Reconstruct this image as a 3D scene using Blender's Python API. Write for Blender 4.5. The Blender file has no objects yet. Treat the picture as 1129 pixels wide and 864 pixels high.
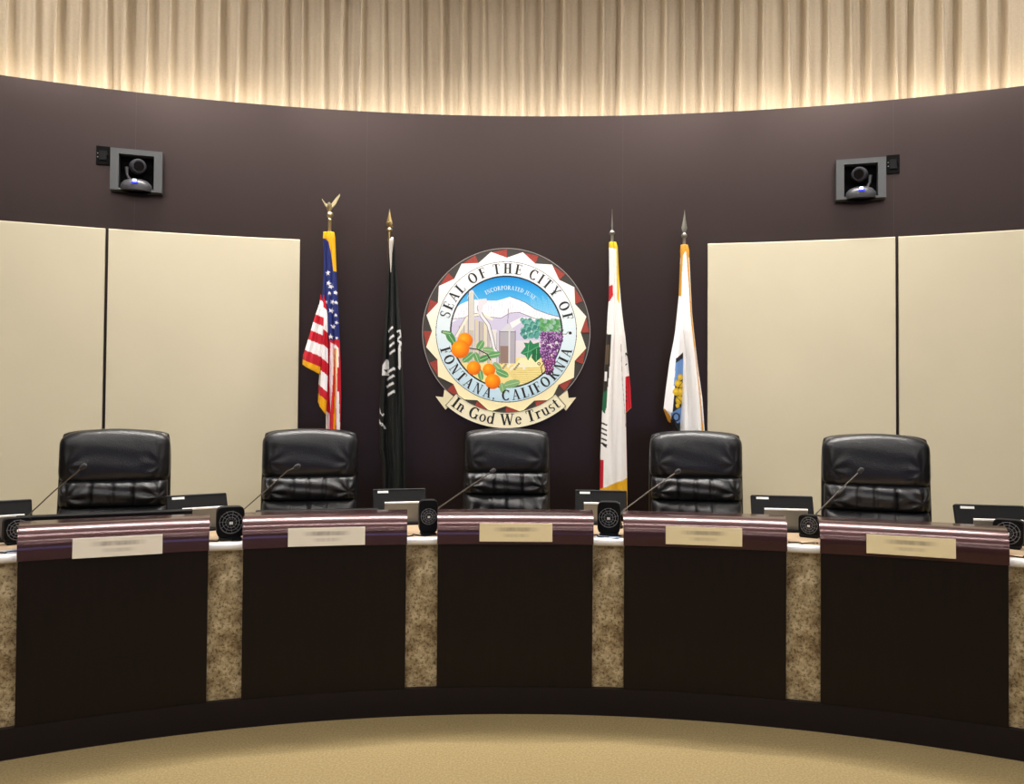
import bpy, math, random
import numpy as np
from math import sin, cos, pi, radians
from mathutils import Vector, Matrix
random.seed(7)
rng = np.random.RandomState(5)
SC = bpy.context.scene
COL = SC.collection

# ------------------------------------------------------------------ layout
F = 898.76; PITCH = .0228; YAW = .01579; ROLL = -.00695
CAM = (-.03554, 0.0, 1.65)
DX, DR, DY = .05885, 5.1396, 4.47257 - 5.1396      # desk arc: centre x, radius, centre y
WR, WY = 9.96652, 6.6 - 9.96652                    # back wall arc
STEP, HALF = .19727, .08287                        # angle between stations, half a station
ZT, ZP = 4.0516, 2.9898                            # top of plum wall, top of beige panels
ZB = .145                                          # plinth top
ZW = .957                                          # worktop
ZL = 1.087                                         # ledge
DAIS = .2
CEIL = 5.7

def ray(px, py):
    """direction in the room of a point of the view (used once, to read distances off)"""
    X = (px - 564.5) / F; Y = -(py - 432) / F
    c, s = cos(-ROLL), sin(-ROLL)
    X, Y = X * c - Y * s, X * s + Y * c
    d, u = 1.0, Y
    y = d * cos(PITCH) - u * sin(PITCH); z = d * sin(PITCH) + u * cos(PITCH)
    return Vector((X * cos(YAW) + y * sin(YAW), -X * sin(YAW) + y * cos(YAW), z))
def at(px, py, Y):
    d = ray(px, py); t = (Y - CAM[1]) / d.y
    return Vector(CAM) + d * t
def on_arc(px, py, R, cx, cy):
    d = ray(px, py); ox, oy = CAM[0] - cx, CAM[1] - cy
    a = d.x**2 + d.y**2; b = 2 * (ox * d.x + oy * d.y); c = ox * ox + oy * oy - R * R
    t = (-b + math.sqrt(b * b - 4 * a * c)) / (2 * a)
    return Vector(CAM) + d * t
def dpt(th, r, z=0.0): return Vector((DX + r * sin(th), DY + r * cos(th), z))
def wpt(th, r, z=0.0): return Vector((r * sin(th), WY + r * cos(th), z))

# ------------------------------------------------------------------ materials
def lin(c):
    return tuple(((v / 255) / 12.92 if v / 255 <= .04045 else ((v / 255 + .055) / 1.055) ** 2.4) for v in c)
MATS = {}
def mat(name, rgb, rough=.5, metal=0, spec=.5, bump=0, bscale=80, var=0, vscale=5, rgb2=None, coat=0, emit=0, sheen=0, stretch=(1, 1, 1), crough=.1):
    if name in MATS: return MATS[name]
    m = bpy.data.materials.new(name); m.use_nodes = True
    nt = m.node_tree; b = nt.nodes['Principled BSDF']
    c = lin(rgb) + (1,)
    b.inputs['Base Color'].default_value = c
    b.inputs['Roughness'].default_value = rough
    b.inputs['Metallic'].default_value = metal
    b.inputs['Specular IOR Level'].default_value = spec
    b.inputs['Coat Weight'].default_value = coat
    b.inputs['Coat Roughness'].default_value = crough
    b.inputs['Sheen Weight'].default_value = sheen
    tc = nt.nodes.new('ShaderNodeTexCoord'); mp = nt.nodes.new('ShaderNodeMapping')
    mp.inputs['Scale'].default_value = stretch
    nt.links.new(tc.outputs['Object'], mp.inputs['Vector'])
    if rgb2 is not None or var:
        n = nt.nodes.new('ShaderNodeTexNoise'); n.inputs['Scale'].default_value = vscale; n.inputs['Detail'].default_value = 6
        nt.links.new(mp.outputs['Vector'], n.inputs['Vector'])
        r = nt.nodes.new('ShaderNodeValToRGB')
        c2 = lin(rgb2) + (1,) if rgb2 is not None else tuple(v * (1 - var) for v in c[:3]) + (1,)
        r.color_ramp.elements[0].position = .35; r.color_ramp.elements[1].position = .65
        r.color_ramp.elements[0].color = c2; r.color_ramp.elements[1].color = c
        nt.links.new(n.outputs['Fac'], r.inputs['Fac']); nt.links.new(r.outputs['Color'], b.inputs['Base Color'])
    if bump:
        n = nt.nodes.new('ShaderNodeTexNoise'); n.inputs['Scale'].default_value = bscale; n.inputs['Detail'].default_value = 3
        nt.links.new(mp.outputs['Vector'], n.inputs['Vector'])
        bp = nt.nodes.new('ShaderNodeBump'); bp.inputs['Strength'].default_value = bump; bp.inputs['Distance'].default_value = .01
        nt.links.new(n.outputs['Fac'], bp.inputs['Height']); nt.links.new(bp.outputs['Normal'], b.inputs['Normal'])
    if emit:
        b.inputs['Emission Color'].default_value = c; b.inputs['Emission Strength'].default_value = emit
    MATS[name] = m
    return m
def vcmat(name, rough=.6, spec=.3, bump=0, bscale=200, trans=0):
    m = mat(name, (255, 255, 255), rough, spec=spec, bump=bump, bscale=bscale)
    nt = m.node_tree; a = nt.nodes.new('ShaderNodeVertexColor'); a.layer_name = 'paint'
    nt.links.new(a.outputs['Color'], nt.nodes['Principled BSDF'].inputs['Base Color'])
    return m

PLUM = mat('plum_laminate', (17, 11, 12), .36, spec=.62, rgb2=(15, 10, 11), vscale=3, stretch=(3, 3, .3))
PLUM.node_tree.nodes['Principled BSDF'].inputs['Specular Tint'].default_value = (1, .76, .72, 1)
BEIGE = mat('beige_fabric', (211, 203, 178), .9, spec=.1, bump=.25, bscale=500, var=.03, vscale=2)
CURT = mat('curtain_cloth', (204, 190, 168), .9, spec=.1, bump=.35, bscale=260, var=.07, vscale=60, sheen=.2, stretch=(1, 1, 1))
MAHOG = mat('dark_mahogany', (22, 13, 11), .45, spec=.2, rgb2=(18, 11, 9), vscale=7, stretch=(7, 7, .5), coat=.1, crough=.3)
CAPM = mat('glossy_mahogany', (50, 27, 27), .24, spec=.85, rgb2=(43, 23, 24), vscale=8, stretch=(.4, 8, 8), coat=.45, crough=.10)
CAPM.node_tree.nodes['Principled BSDF'].inputs['Specular Tint'].default_value = (1, .62, .64, 1)
PLINTH = mat('plinth_vinyl', (26, 19, 19), .5, spec=.25)
WHITEEDGE = mat('pale_worktop_edge', (250, 249, 247), .22, spec=.6, coat=.5, var=.02)
TOPM = mat('tan_worktop', (190, 165, 135), .35, spec=.4, var=.1, vscale=40)
LEATHER = mat('black_leather', (13, 15, 20), .30, spec=.5, bump=.2, bscale=160)
LEATHER2 = mat('soft_black_leather', (17, 18, 22), .36, spec=.5, bump=.25, bscale=140)
BLACK = mat('black_plastic', (9, 9, 11), .5, spec=.18)
BLACKG = mat('gloss_black_plastic', (14, 14, 17), .2, spec=.5)
VOID = mat('black_recess', (6, 6, 7), .8, spec=.1)
GREYB = mat('dark_grey_steel', (78, 80, 82), .5, spec=.4)
SILVER = mat('silver_metal', (128, 126, 118), .4, metal=.3, spec=.5)
PALEM = mat('pale_aluminium', (250, 250, 248), .4, metal=0)
CHROME = mat('chrome', (200, 200, 200), .15, metal=1)
BRASS = mat('aged_brass', (196, 172, 120), .3, metal=1)
BRASS2 = mat('pale_brass', (214, 200, 160), .3, metal=.9)
WOODP = mat('oak_pole', (92, 60, 38), .4, coat=.3)
STICK = mat('white_sticker', (235, 235, 232), .5)
PAPER = mat('white_paper', (232, 234, 238), .7)
PAPERB = mat('blue_print_paper', (120, 140, 185), .7, rgb2=(215, 220, 232), vscale=25)
TANP = mat('tan_card', (222, 192, 152), .7)
WIRE = mat('lightened_wire', (130, 130, 134), .35)  # black wire painted grey so its glints show in low light
CEILM = mat('ceiling_tile', (190, 184, 174), .9, spec=.1, bump=.1)
SIDEW = mat('taupe_paint', (120, 104, 90), .8, spec=.2)
TRIMB = mat('red_enamel', (168, 62, 48), .6, rgb2=(140, 50, 40), vscale=120)
SDARK = mat('charcoal_enamel', (60, 56, 52), .5)
INK = mat('black_ink', (22, 22, 24), .6)
WINK = mat('white_ink', (200, 228, 245), .6)
RIMM = mat('silver_rim', (170, 165, 160), .4, metal=.5)

def carpet():
    m = mat('beige_carpet', (157, 140, 101), .95, spec=.05, bump=.6, bscale=220, rgb2=(140, 122, 86), vscale=90)
    return m
CARPET = carpet()
def granite():
    m = bpy.data.materials.new('speckled_brown_laminate'); m.use_nodes = True; nt = m.node_tree; N = nt.nodes; L = nt.links
    b = N['Principled BSDF']; b.inputs['Roughness'].default_value = .4; b.inputs['Specular IOR Level'].default_value = .3
    tc = N.new('ShaderNodeTexCoord')
    a = N.new('ShaderNodeTexNoise'); a.inputs['Scale'].default_value = 11; a.inputs['Detail'].default_value = 7; a.inputs['Roughness'].default_value = .65
    r = N.new('ShaderNodeValToRGB'); e = r.color_ramp.elements
    e[0].position = .36; e[0].color = lin((128, 108, 76)) + (1,); e[1].position = .66; e[1].color = lin((216, 200, 164)) + (1,)
    k = r.color_ramp.elements.new(.5); k.color = lin((176, 158, 122)) + (1,)
    s = N.new('ShaderNodeTexNoise'); s.inputs['Scale'].default_value = 65; s.inputs['Detail'].default_value = 4; s.inputs['Roughness'].default_value = .7
    r2 = N.new('ShaderNodeValToRGB'); r2.color_ramp.elements[0].position = .40; r2.color_ramp.elements[1].position = .50
    r2.color_ramp.elements[0].color = (.30, .26, .2, 1); r2.color_ramp.elements[1].color = (1, 1, 1, 1)
    mx = N.new('ShaderNodeMix'); mx.data_type = 'RGBA'; mx.blend_type = 'MULTIPLY'; mx.inputs[0].default_value = .85
    L.new(tc.outputs['Object'], a.inputs['Vector']); L.new(tc.outputs['Object'], s.inputs['Vector'])
    L.new(a.outputs['Fac'], r.inputs['Fac']); L.new(s.outputs['Fac'], r2.inputs['Fac'])
    L.new(r.outputs['Color'], mx.inputs[6]); L.new(r2.outputs['Color'], mx.inputs[7]); L.new(mx.outputs[2], b.inputs['Base Color'])
    return m
GRAN = granite()

# ------------------------------------------------------------------ mesh builder
class MB:
    def __init__(s): s.v = []; s.f = []; s.m = []
    def add(s, vs, fs, mi=0, M=None):
        o = len(s.v)
        s.v += [tuple(M @ Vector(p)) if M is not None else tuple(p) for p in vs]
        s.f += [tuple(i + o for i in f) for f in fs]; s.m += [mi] * len(fs); return s
    def box(s, c, d, mi=0, M=None, bev=0.0):
        x, y, z = c; a, b, h = d[0] / 2, d[1] / 2, d[2] / 2
        if bev:
            # rounded rectangle in XZ swept along Y, ends chamfered
            pts = []
            k = 4
            for (sx, sz, a0) in ((1, 1, 0), (-1, 1, 90), (-1, -1, 180), (1, -1, 270)):
                for i in range(k + 1):
                    t = radians(a0 + 90 * i / k); pts.append((sx * (a - bev) + bev * cos(t), sz * (h - bev) + bev * sin(t)))
            n = len(pts); vs = []; c2 = min(bev * .5, b * .4)
            for (yy, sh) in ((-b, c2), (-b + c2, 0), (b - c2, 0), (b, c2)):
                for (px, pz) in pts: vs.append((x + px * (1 - sh / a), y + yy, z + pz * (1 - sh / h)))
            fs = [tuple(range(n))] + [tuple(reversed(range(3 * n, 4 * n)))]
            for r in range(3):
                for i in range(n):
                    j = (i + 1) % n; fs.append((r * n + i, (r + 1) * n + i, (r + 1) * n + j, r * n + j))
            return s.add(vs, fs, mi, M)
        vs = [(x + i * a, y + j * b, z + k * h) for k in (-1, 1) for j in (-1, 1) for i in (-1, 1)]
        return s.add(vs, [(0, 2, 3, 1), (4, 5, 7, 6), (0, 1, 5, 4), (2, 6, 7, 3), (0, 4, 6, 2), (1, 3, 7, 5)], mi, M)
    def tube(s, pts, r, n=10, mi=0, M=None, cap=True):
        pts = [Vector(p) for p in pts]; rs = r if isinstance(r, (list, tuple)) else [r] * len(pts)
        vs = []; up = None
        for i, p in enumerate(pts):
            d = (pts[min(i + 1, len(pts) - 1)] - pts[max(i - 1, 0)]).normalized()
            if up is None:
                up = Vector((0, 0, 1)) if abs(d.z) < .9 else Vector((1, 0, 0))
            a = d.cross(up).normalized(); b = a.cross(d).normalized(); up = b
            for k in range(n):
                t = 2 * pi * k / n; vs.append(p + a * rs[i] * cos(t) + b * rs[i] * sin(t))
        fs = []
        for i in range(len(pts) - 1):
            for k in range(n):
                j = (k + 1) % n; fs.append((i * n + k, i * n + j, (i + 1) * n + j, (i + 1) * n + k))
        if cap: fs += [tuple(reversed(range(n))), tuple(range((len(pts) - 1) * n, len(pts) * n))]
        return s.add(vs, fs, mi, M)
    def lathe(s, prof, n=24, mi=0, M=None):
        """prof: (radius, z)"""
        vs = [(r * cos(2 * pi * k / n), r * sin(2 * pi * k / n), z) for (r, z) in prof for k in range(n)]
        fs = []
        for i in range(len(prof) - 1):
            for k in range(n):
                j = (k + 1) % n; fs.append((i * n + k, i * n + j, (i + 1) * n + j, (i + 1) * n + k))
        fs += [tuple(reversed(range(n))), tuple(range((len(prof) - 1) * n, len(prof) * n))]
        return s.add(vs, fs, mi, M)
    def poly(s, pts, y0, y1, mi=0, M=None):
        """outline in XZ (counter-clockwise seen from -y), thick from y0 (front) to y1"""
        n = len(pts); vs = [(p[0], y0, p[1]) for p in pts] + [(p[0], y1, p[1]) for p in pts]
        fs = [tuple(range(n)), tuple(reversed(range(n, 2 * n)))] + [(i, i + n, (i + 1) % n + n, (i + 1) % n) for i in range(n)]
        return s.add(vs, fs, mi, M)
    def sweep(s, prof, s0, s1, n, R, mi=0, M=None, ripple=None):
        """closed profile of (dr, z) carried along an arc of radius R; s = arc length; local origin on the arc"""
        k = len(prof); vs = []
        for i in range(n + 1):
            a = (s0 + (s1 - s0) * i / n) / R
            for (dr, z) in prof: vs.append(((R + dr) * sin(a), (R + dr) * cos(a) - R, z))
        fs = [(i * k + j, i * k + (j + 1) % k, (i + 1) * k + (j + 1) % k, (i + 1) * k + j) for i in range(n) for j in range(k)]
        fs += [tuple(reversed(range(k))), tuple(range(n * k, n * k + k))]
        return s.add(vs, fs, mi, M)
    def build(s, name, ms, parent=None, smooth=False, loc=None, rz=None):
        me = bpy.data.meshes.new(name); me.from_pydata(s.v, [], s.f)
        for m in (ms if isinstance(ms, (list, tuple)) else [ms]): me.materials.append(m)
        me.polygons.foreach_set('material_index', s.m)
        import bmesh
        bm = bmesh.new(); bm.from_mesh(me); bmesh.ops.recalc_face_normals(bm, faces=bm.faces); bm.to_mesh(me); bm.free()
        if smooth:
            me.polygons.foreach_set('use_smooth', [True] * len(me.polygons))
            try: me.set_sharp_from_angle(angle=radians(smooth if smooth is not True else 50))
            except Exception: pass
        o = bpy.data.objects.new(name, me); COL.objects.link(o)
        if parent: o.parent = parent
        if loc is not None: o.location = loc
        if rz is not None: o.rotation_euler = (0, 0, rz)
        return o
def empty(name, loc, rz=0, label=None, cat=None, group=None):
    o = bpy.data.objects.new(name, None); COL.objects.link(o); o.location = loc; o.rotation_euler = (0, 0, rz)
    o.empty_display_size = .1
    return tag(o, label, cat, group)
def tag(o, label=None, cat=None, group=None, kind=None):
    if label: o['label'] = label
    if cat: o['category'] = cat
    if group: o['group'] = group
    if kind: o['kind'] = kind
    return o
def kids(o): return [c for c in COL.objects if c.parent == o]
def copy_tree(o, loc, rz, label, group=None):
    tree = []
    def rec(src, par):
        c = src.copy(); COL.objects.link(c); c.parent = par
        for ch in CH.get(src.name, []): rec(ch, c)
        return c
    global CH
    CH = {}
    for q in COL.objects:
        if q.parent: CH.setdefault(q.parent.name, []).append(q)
    r = rec(o, None); r.location = loc; r.rotation_euler = (0, 0, rz); r['label'] = label
    if group: r['group'] = group
    return r
def struct(o): o['kind'] = 'structure'; return o

# ------------------------------------------------------------------ room shell
struct(MB().box((0, -.5, -.05), (15, 15.6, .1)).build('floor', CARPET))
struct(MB().box((0, -.5, CEIL + .05), (15, 16, .1)).build('ceiling', CEILM))
for nm, c, d in (('wall_left', (-7.5, -.5, CEIL / 2), (.1, 16, CEIL)), ('wall_right', (7.5, -.5, CEIL / 2), (.1, 16, CEIL)),
                 ('wall_back', (0, -8.4, CEIL / 2), (15, .1, CEIL)), ('wall_outer', (0, 7.55, CEIL / 2), (15, .1, CEIL))):
    struct(MB().box(c, d).build(nm, SIDEW))
# unseen bluish panel far behind the camera, added to reflect in the ledges
struct(MB().box((1.9, -8.33, 1.45), (3.2, .03, 2.5)).build('added_glow_panel', mat('bluish_glow', (150, 160, 230), .5, emit=1.7)))
# plum curved wall with joints
w = MB()
AW = .74 * WR
w.sweep([(0, 0), (0, ZT), (.035, ZT), (.035, 0)], -AW, AW, 120, WR)
struct(w.build('wall_front', PLUM, loc=(0, 6.6, 0), smooth=20))
j = MB()
for px in (405, 687, 985, 150):
    p = on_arc(px, 130, WR, 0, WY); a = math.atan2(p.x, p.y - WY)
    j.sweep([(-.0008, ZP), (-.0008, ZT), (.002, ZT), (.002, ZP)], a * WR - .0012, a * WR + .0012, 1, WR)
struct(j.build('trim_joints', mat('joint_line', (58, 44, 44), .6), loc=(0, 6.6, 0)))  # faint vertical joints of the upper wall, in their own colour
# cove shelf behind the wall top + light strip
struct(MB().sweep([(.036, ZT - .16), (.036, ZT - .13), (.5, ZT - .13), (.5, ZT - .16)], -AW, AW, 90, WR).build('trim_cove', mat('cove_white', (215, 205, 190), .8), loc=(0, 6.6, 0)))
# beige wall panels
PI_, PS_ = .1636, .30415
pan_lab = {(-1, 0): 'beige fabric wall panel left of the flags, its right edge bare against plum wall', (1, 0): 'beige fabric wall panel just right of the white flag with gold fringe',
           (-1, 1): 'beige fabric wall panel at the far left edge behind the leftmost chair', (1, 1): 'beige fabric wall panel at the far right edge beyond the seam'}
for sd in (-1, 1):
    for q in (0, 1):
        a0 = (PI_, PS_)[q]; a1 = (PS_ - .0012, PS_ + .15)[q]
        if q: a0 += .0012
        lo, hi = sorted((sd * a0 * WR, sd * a1 * WR))
        t = .035; b = .006
        o = MB().sweep([(-.001, .35), (-t + b, .35), (-t, .35 + b), (-t, ZP - b), (-t + b, ZP), (-.001, ZP)], lo, hi, 24, WR).build('wall_panel', BEIGE, loc=(0, 6.6, 0), smooth=30)
        tag(o, pan_lab[(sd, q)], 'wall panel', 'beige fabric wall panels')

# dais platform under the chairs
struct(MB().sweep([(.06, .001), (.06, DAIS), (2.6, DAIS), (2.6, .001)], -.62 * DR, .62 * DR, 60, DR).build('floor_dais', CARPET, loc=(DX, DY + DR, 0)))

# curtain
def curtain():
    R = WR + .30; z0, z1 = ZT - .128, CEIL - .03
    a0, a1 = -.56, .56
    s = a0 * R; xs = []
    rr = random.Random(3)
    pts_b = []; pts_t = []
    while s < a1 * R:
        wdt = rr.uniform(.145, .185); dep = rr.uniform(.07, .13); sh = rr.uniform(-.02, .02); wv = rr.uniform(-.012, .012); wf = rr.uniform(.34, .56)
        k = 22; sg = rr.choice((-1, 1))
        for i in range(k):
            u = i / k
            if u < wf:
                q = u / wf; y = -dep * (1 - abs(2 * q - 1) ** 3.2); x = u + .10 * wf * sin(2 * pi * q)
                yt = -dep * 1.1 * (1 - abs(2 * q - 1) ** 1.6); x2 = wf * .25 + u * .5
            else:
                q = (u - wf) / (1 - wf); y = wv * sin(pi * q) + .006 * sin(3 * pi * q) + sg * .012 * (q - .5); x = u; yt = .2 * y; x2 = wf * .75 + (1 - wf * .75) * q
            pts_b.append((s + wdt * x + sh * (1 if u < wf else .4), y)); pts_t.append((s + wdt * x2, yt))
        s += wdt
    n = len(pts_b); rows = 14; v = []
    for r in range(rows + 1):
        f = r / rows
        for i in range(n):
            ss = pts_b[i][0] * (1 - f) + pts_t[i][0] * f; dd = pts_b[i][1] * (1 - f) + pts_t[i][1] * f
            dd += .006 * sin(ss * 11 + f * 5)
            a = ss / R; v.append(((R + dd) * sin(a), (R + dd) * cos(a) - R, z0 + (z1 - z0) * f))
    f = [(r * n + i, r * n + i + 1, (r + 1) * n + i + 1, (r + 1) * n + i) for r in range(rows) for i in range(n - 1)]
    o = MB().add(v, f).build('curtain', CURT, smooth=80, loc=(0, WY + R, 0))
    m = o.modifiers.new('thick', 'SOLIDIFY'); m.thickness = .004
    tag(o, 'long beige pleated curtain hanging above the plum curved wall', 'curtain')
curtain()

# ------------------------------------------------------------------ desk
kb = MB()
kb.sweep([(0, .0), (0, ZB), (.06, ZB), (.06, 0)], -.62 * DR, .62 * DR, 100, DR)
tag(kb.build('desk_plinth', PLINTH, loc=(DX, DY + DR, 0), smooth=20), 'dark curved plinth at the foot of the long desk on the carpet', 'plinth')
# worktop: tan top with pale rounded front edge
wt = empty('worktop', (DX, DY + DR, 0), 0, 'long curved tan worktop with pale rounded front edge running behind the desk fronts', 'worktop')
MB().sweep([(.032, ZW - .035), (.032, ZW), (.70, ZW), (.70, ZW - .035)], -.60 * DR, .60 * DR, 100, DR).build('top_surface', TOPM, wt, smooth=20)
ed = [(.031, ZW + .0005), (.012, ZW), (.003, ZW - .006), (-.002, ZW - .018), (-.001, ZW - .030), (.006, ZW - .040), (.031, ZW - .042)]
MB().sweep(ed, -.60 * DR, .60 * DR, 100, DR).build('front_edge', WHITEEDGE, wt, smooth=60)

st_lab = {-2: 'dark mahogany desk front at the far left, below the leftmost chair', -1: 'dark mahogany desk front second from left, below the chair before the american flag',
          0: 'dark mahogany desk front in the middle, below the round seal', 1: 'dark mahogany desk front second from right, below the chair beside the white flag', 2: 'dark mahogany desk front at the far right, below the rightmost chair'}
hw = HALF * DR
def station_parts(root):
    # panel leans back a little towards the floor
    MB().sweep([(-.036, .925), (.004, ZB), (.027, ZB), (-.010, .925)], -hw + .004, hw - .004, 10, DR).build('front_panel', MAHOG, root, smooth=20)
    MB().sweep([(-.0385, .9245), (-.0385, .9275), (-.03, .9275), (-.03, .9245)], -hw + .004, hw - .004, 10, DR).build('seam_strip', PLINTH, root)
    pr = [(-.010, .928), (-.041, .928), (-.041, .945)]
    cx, cz, a, b = .075, .975, .116, ZL - .975
    for i in range(0, 49):
        t = pi / 2 * i / 48
        pr.append((cx - a * cos(t), cz + b * sin(t)))
    pr += [(.20, ZL), (.206, ZL - .006), (.206, ZL - .022), (.05, ZL - .022), (.014, ZL - .06), (-.010, .972)]
    MB().sweep(pr, -hw, hw, 10, DR).build('rolled_ledge', CAPM, root, smooth=40)
    for sx in (-1, 1): MB().box((sx * (hw - .014), .11, (ZW + ZL - .021) / 2), (.018, .12, ZL - .022 - ZW)).build('ledge_bracket', MAHOG, root)
st0 = empty('desk_station', dpt(-2 * STEP, DR), 2 * STEP, st_lab[-2], 'desk', 'mahogany desk fronts along the curved desk')
station_parts(st0)
for k in (-1, 0, 1, 2): copy_tree(st0, dpt(k * STEP, DR), -k * STEP, st_lab[k])

# speckled panels in the gaps
gl = {-2.5: 'speckled tan stone-look panel at the left edge of the picture, beside the leftmost desk front', -1.5: 'speckled tan stone-look panel between the two leftmost desk fronts',
      -.5: 'speckled tan stone-look panel just left of the middle desk front', .5: 'speckled tan stone-look panel just right of the middle desk front',
      1.5: 'speckled tan stone-look panel between the two rightmost desk fronts', 2.5: 'speckled tan stone-look panel at the right edge of the picture, beside the rightmost desk front'}
for k, lb in gl.items():
    g = (STEP / 2 - HALF) * DR + .03
    o = MB().sweep([(.029, ZB + .001), (.029, ZW - .043), (.045, ZW - .043), (.045, ZB + .001)], -g, g, 6, DR).build('stone_panel', GRAN, loc=dpt(k * STEP, DR), rz=-k * STEP)
    tag(o, lb, 'panel', 'speckled panels between the desk fronts')

# nameplates
def plate_mat(nm, c0):
    m = bpy.data.materials.new(nm); m.use_nodes = True; nt = m.node_tree; N = nt.nodes; L = nt.links
    b = N['Principled BSDF']; b.inputs['Roughness'].default_value = .42; b.inputs['Metallic'].default_value = .0
    tc = N.new('ShaderNodeTexCoord'); sp = N.new('ShaderNodeSeparateXYZ'); L.new(tc.outputs['Object'], sp.inputs[0])
    def band(zc, hh, wx, xo):
        def sm(src, c, w):
            a = N.new('ShaderNodeMath'); a.operation = 'SUBTRACT'; a.inputs[1].default_value = c; L.new(src, a.inputs[0])
            a2 = N.new('ShaderNodeMath'); a2.operation = 'ABSOLUTE'; L.new(a.outputs[0], a2.inputs[0])
            r = N.new('ShaderNodeMapRange'); r.interpolation_type = 'SMOOTHSTEP'; r.inputs[1].default_value = w * .55; r.inputs[2].default_value = w * 1.4; r.inputs[3].default_value = 1; r.inputs[4].default_value = 0
            L.new(a2.outputs[0], r.inputs[0]); return r.outputs[0]
        mlt = N.new('ShaderNodeMath'); mlt.operation = 'MULTIPLY'; L.new(sm(sp.outputs['Z'], zc, hh), mlt.inputs[0]); L.new(sm(sp.outputs['X'], xo, wx), mlt.inputs[1]); return mlt.outputs[0]
    b1 = band(.017, .011, .10, 0); b2 = band(-.016, .009, .065, 0)
    s2 = N.new('ShaderNodeMath'); s2.operation = 'MULTIPLY'; s2.inputs[1].default_value = .45; L.new(b2, s2.inputs[0])
    ad = N.new('ShaderNodeMath'); ad.operation = 'ADD'; L.new(b1, ad.inputs[0]); L.new(s2.outputs[0], ad.inputs[1])
    ns = N.new('ShaderNodeTexNoise'); ns.inputs['Scale'].default_value = 45; mp = N.new('ShaderNodeMapping'); mp.inputs['Scale'].default_value = (1, 1, .3)
    oi = N.new('ShaderNodeObjectInfo'); va = N.new('ShaderNodeVectorMath'); L.new(tc.outputs['Object'], va.inputs[0]); L.new(oi.outputs['Location'], va.inputs[1])
    L.new(va.outputs[0], mp.inputs[0]); L.new(mp.outputs[0], ns.inputs['Vector'])
    r = N.new('ShaderNodeMapRange'); r.inputs[1].default_value = .3; r.inputs[2].default_value = .65; r.inputs[3].default_value = .35; r.inputs[4].default_value = .6; L.new(ns.outputs['Fac'], r.inputs[0])
    m2 = N.new('ShaderNodeMath'); m2.operation = 'MULTIPLY'; L.new(ad.outputs[0], m2.inputs[0]); L.new(r.outputs[0], m2.inputs[1])
    mx = N.new('ShaderNodeMix'); mx.data_type = 'RGBA'; L.new(m2.outputs[0], mx.inputs[0])
    mx.inputs[6].default_value = lin(c0) + (1,); mx.inputs[7].default_value = lin((110, 100, 84)) + (1,)
    L.new(mx.outputs[2], b.inputs['Base Color'])
    return m
PLATE = plate_mat('brushed_silver_plate', (244, 236, 218)); PLATE2 = plate_mat('brushed_gold_plate', (240, 224, 178))
plates = {-2: ((79.7, 594), (179.2, 589), (179.2, 610), (79.7, 616)), -1: ((317.5, 583), (402.5, 580), (402.5, 600), (317.5, 603)), 0: ((528.7, 577), (609, 577), (609, 597), (528.7, 597)),
          1: ((734, 580), (818.3, 582.5), (818.3, 602.5), (734, 599.5)), 2: ((955.3, 589), (1054, 594), (1054, 616), (955.3, 609.5))}
pl_lab = {-2: 'brushed nameplate with blurred lettering on the far left desk front', -1: 'brushed nameplate with blurred lettering on the second desk front from the left',
          0: 'brushed gold nameplate with blurred lettering on the middle desk front', 1: 'brushed gold nameplate with blurred lettering on the second desk front from the right',
          2: 'brushed gold nameplate with blurred lettering on the far right desk front'}
for k, q in plates.items():
    ps = [on_arc(x, y, DR - .047, DX, DY) for x, y in q]
    c = sum(ps, Vector()) / 4
    wd = ((ps[1] - ps[0]).length + (ps[2] - ps[3]).length) / 2; hg = ((ps[0] - ps[3]).length + (ps[1] - ps[2]).length) / 2
    th = math.atan2(c.x - DX, c.y - DY)
    c = dpt(th, DR - .0485, c.z)
    m = MB(); m.box((0, 0, 0), (wd, .003, hg), bev=.0015)
    o = m.build('nameplate', PLATE if k < 0 else PLATE2, loc=c, rz=-th); o.rotation_euler = (radians(-4), 0, -th)
    tag(o, pl_lab[k], 'nameplate', 'nameplates on the desk fronts')

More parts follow.
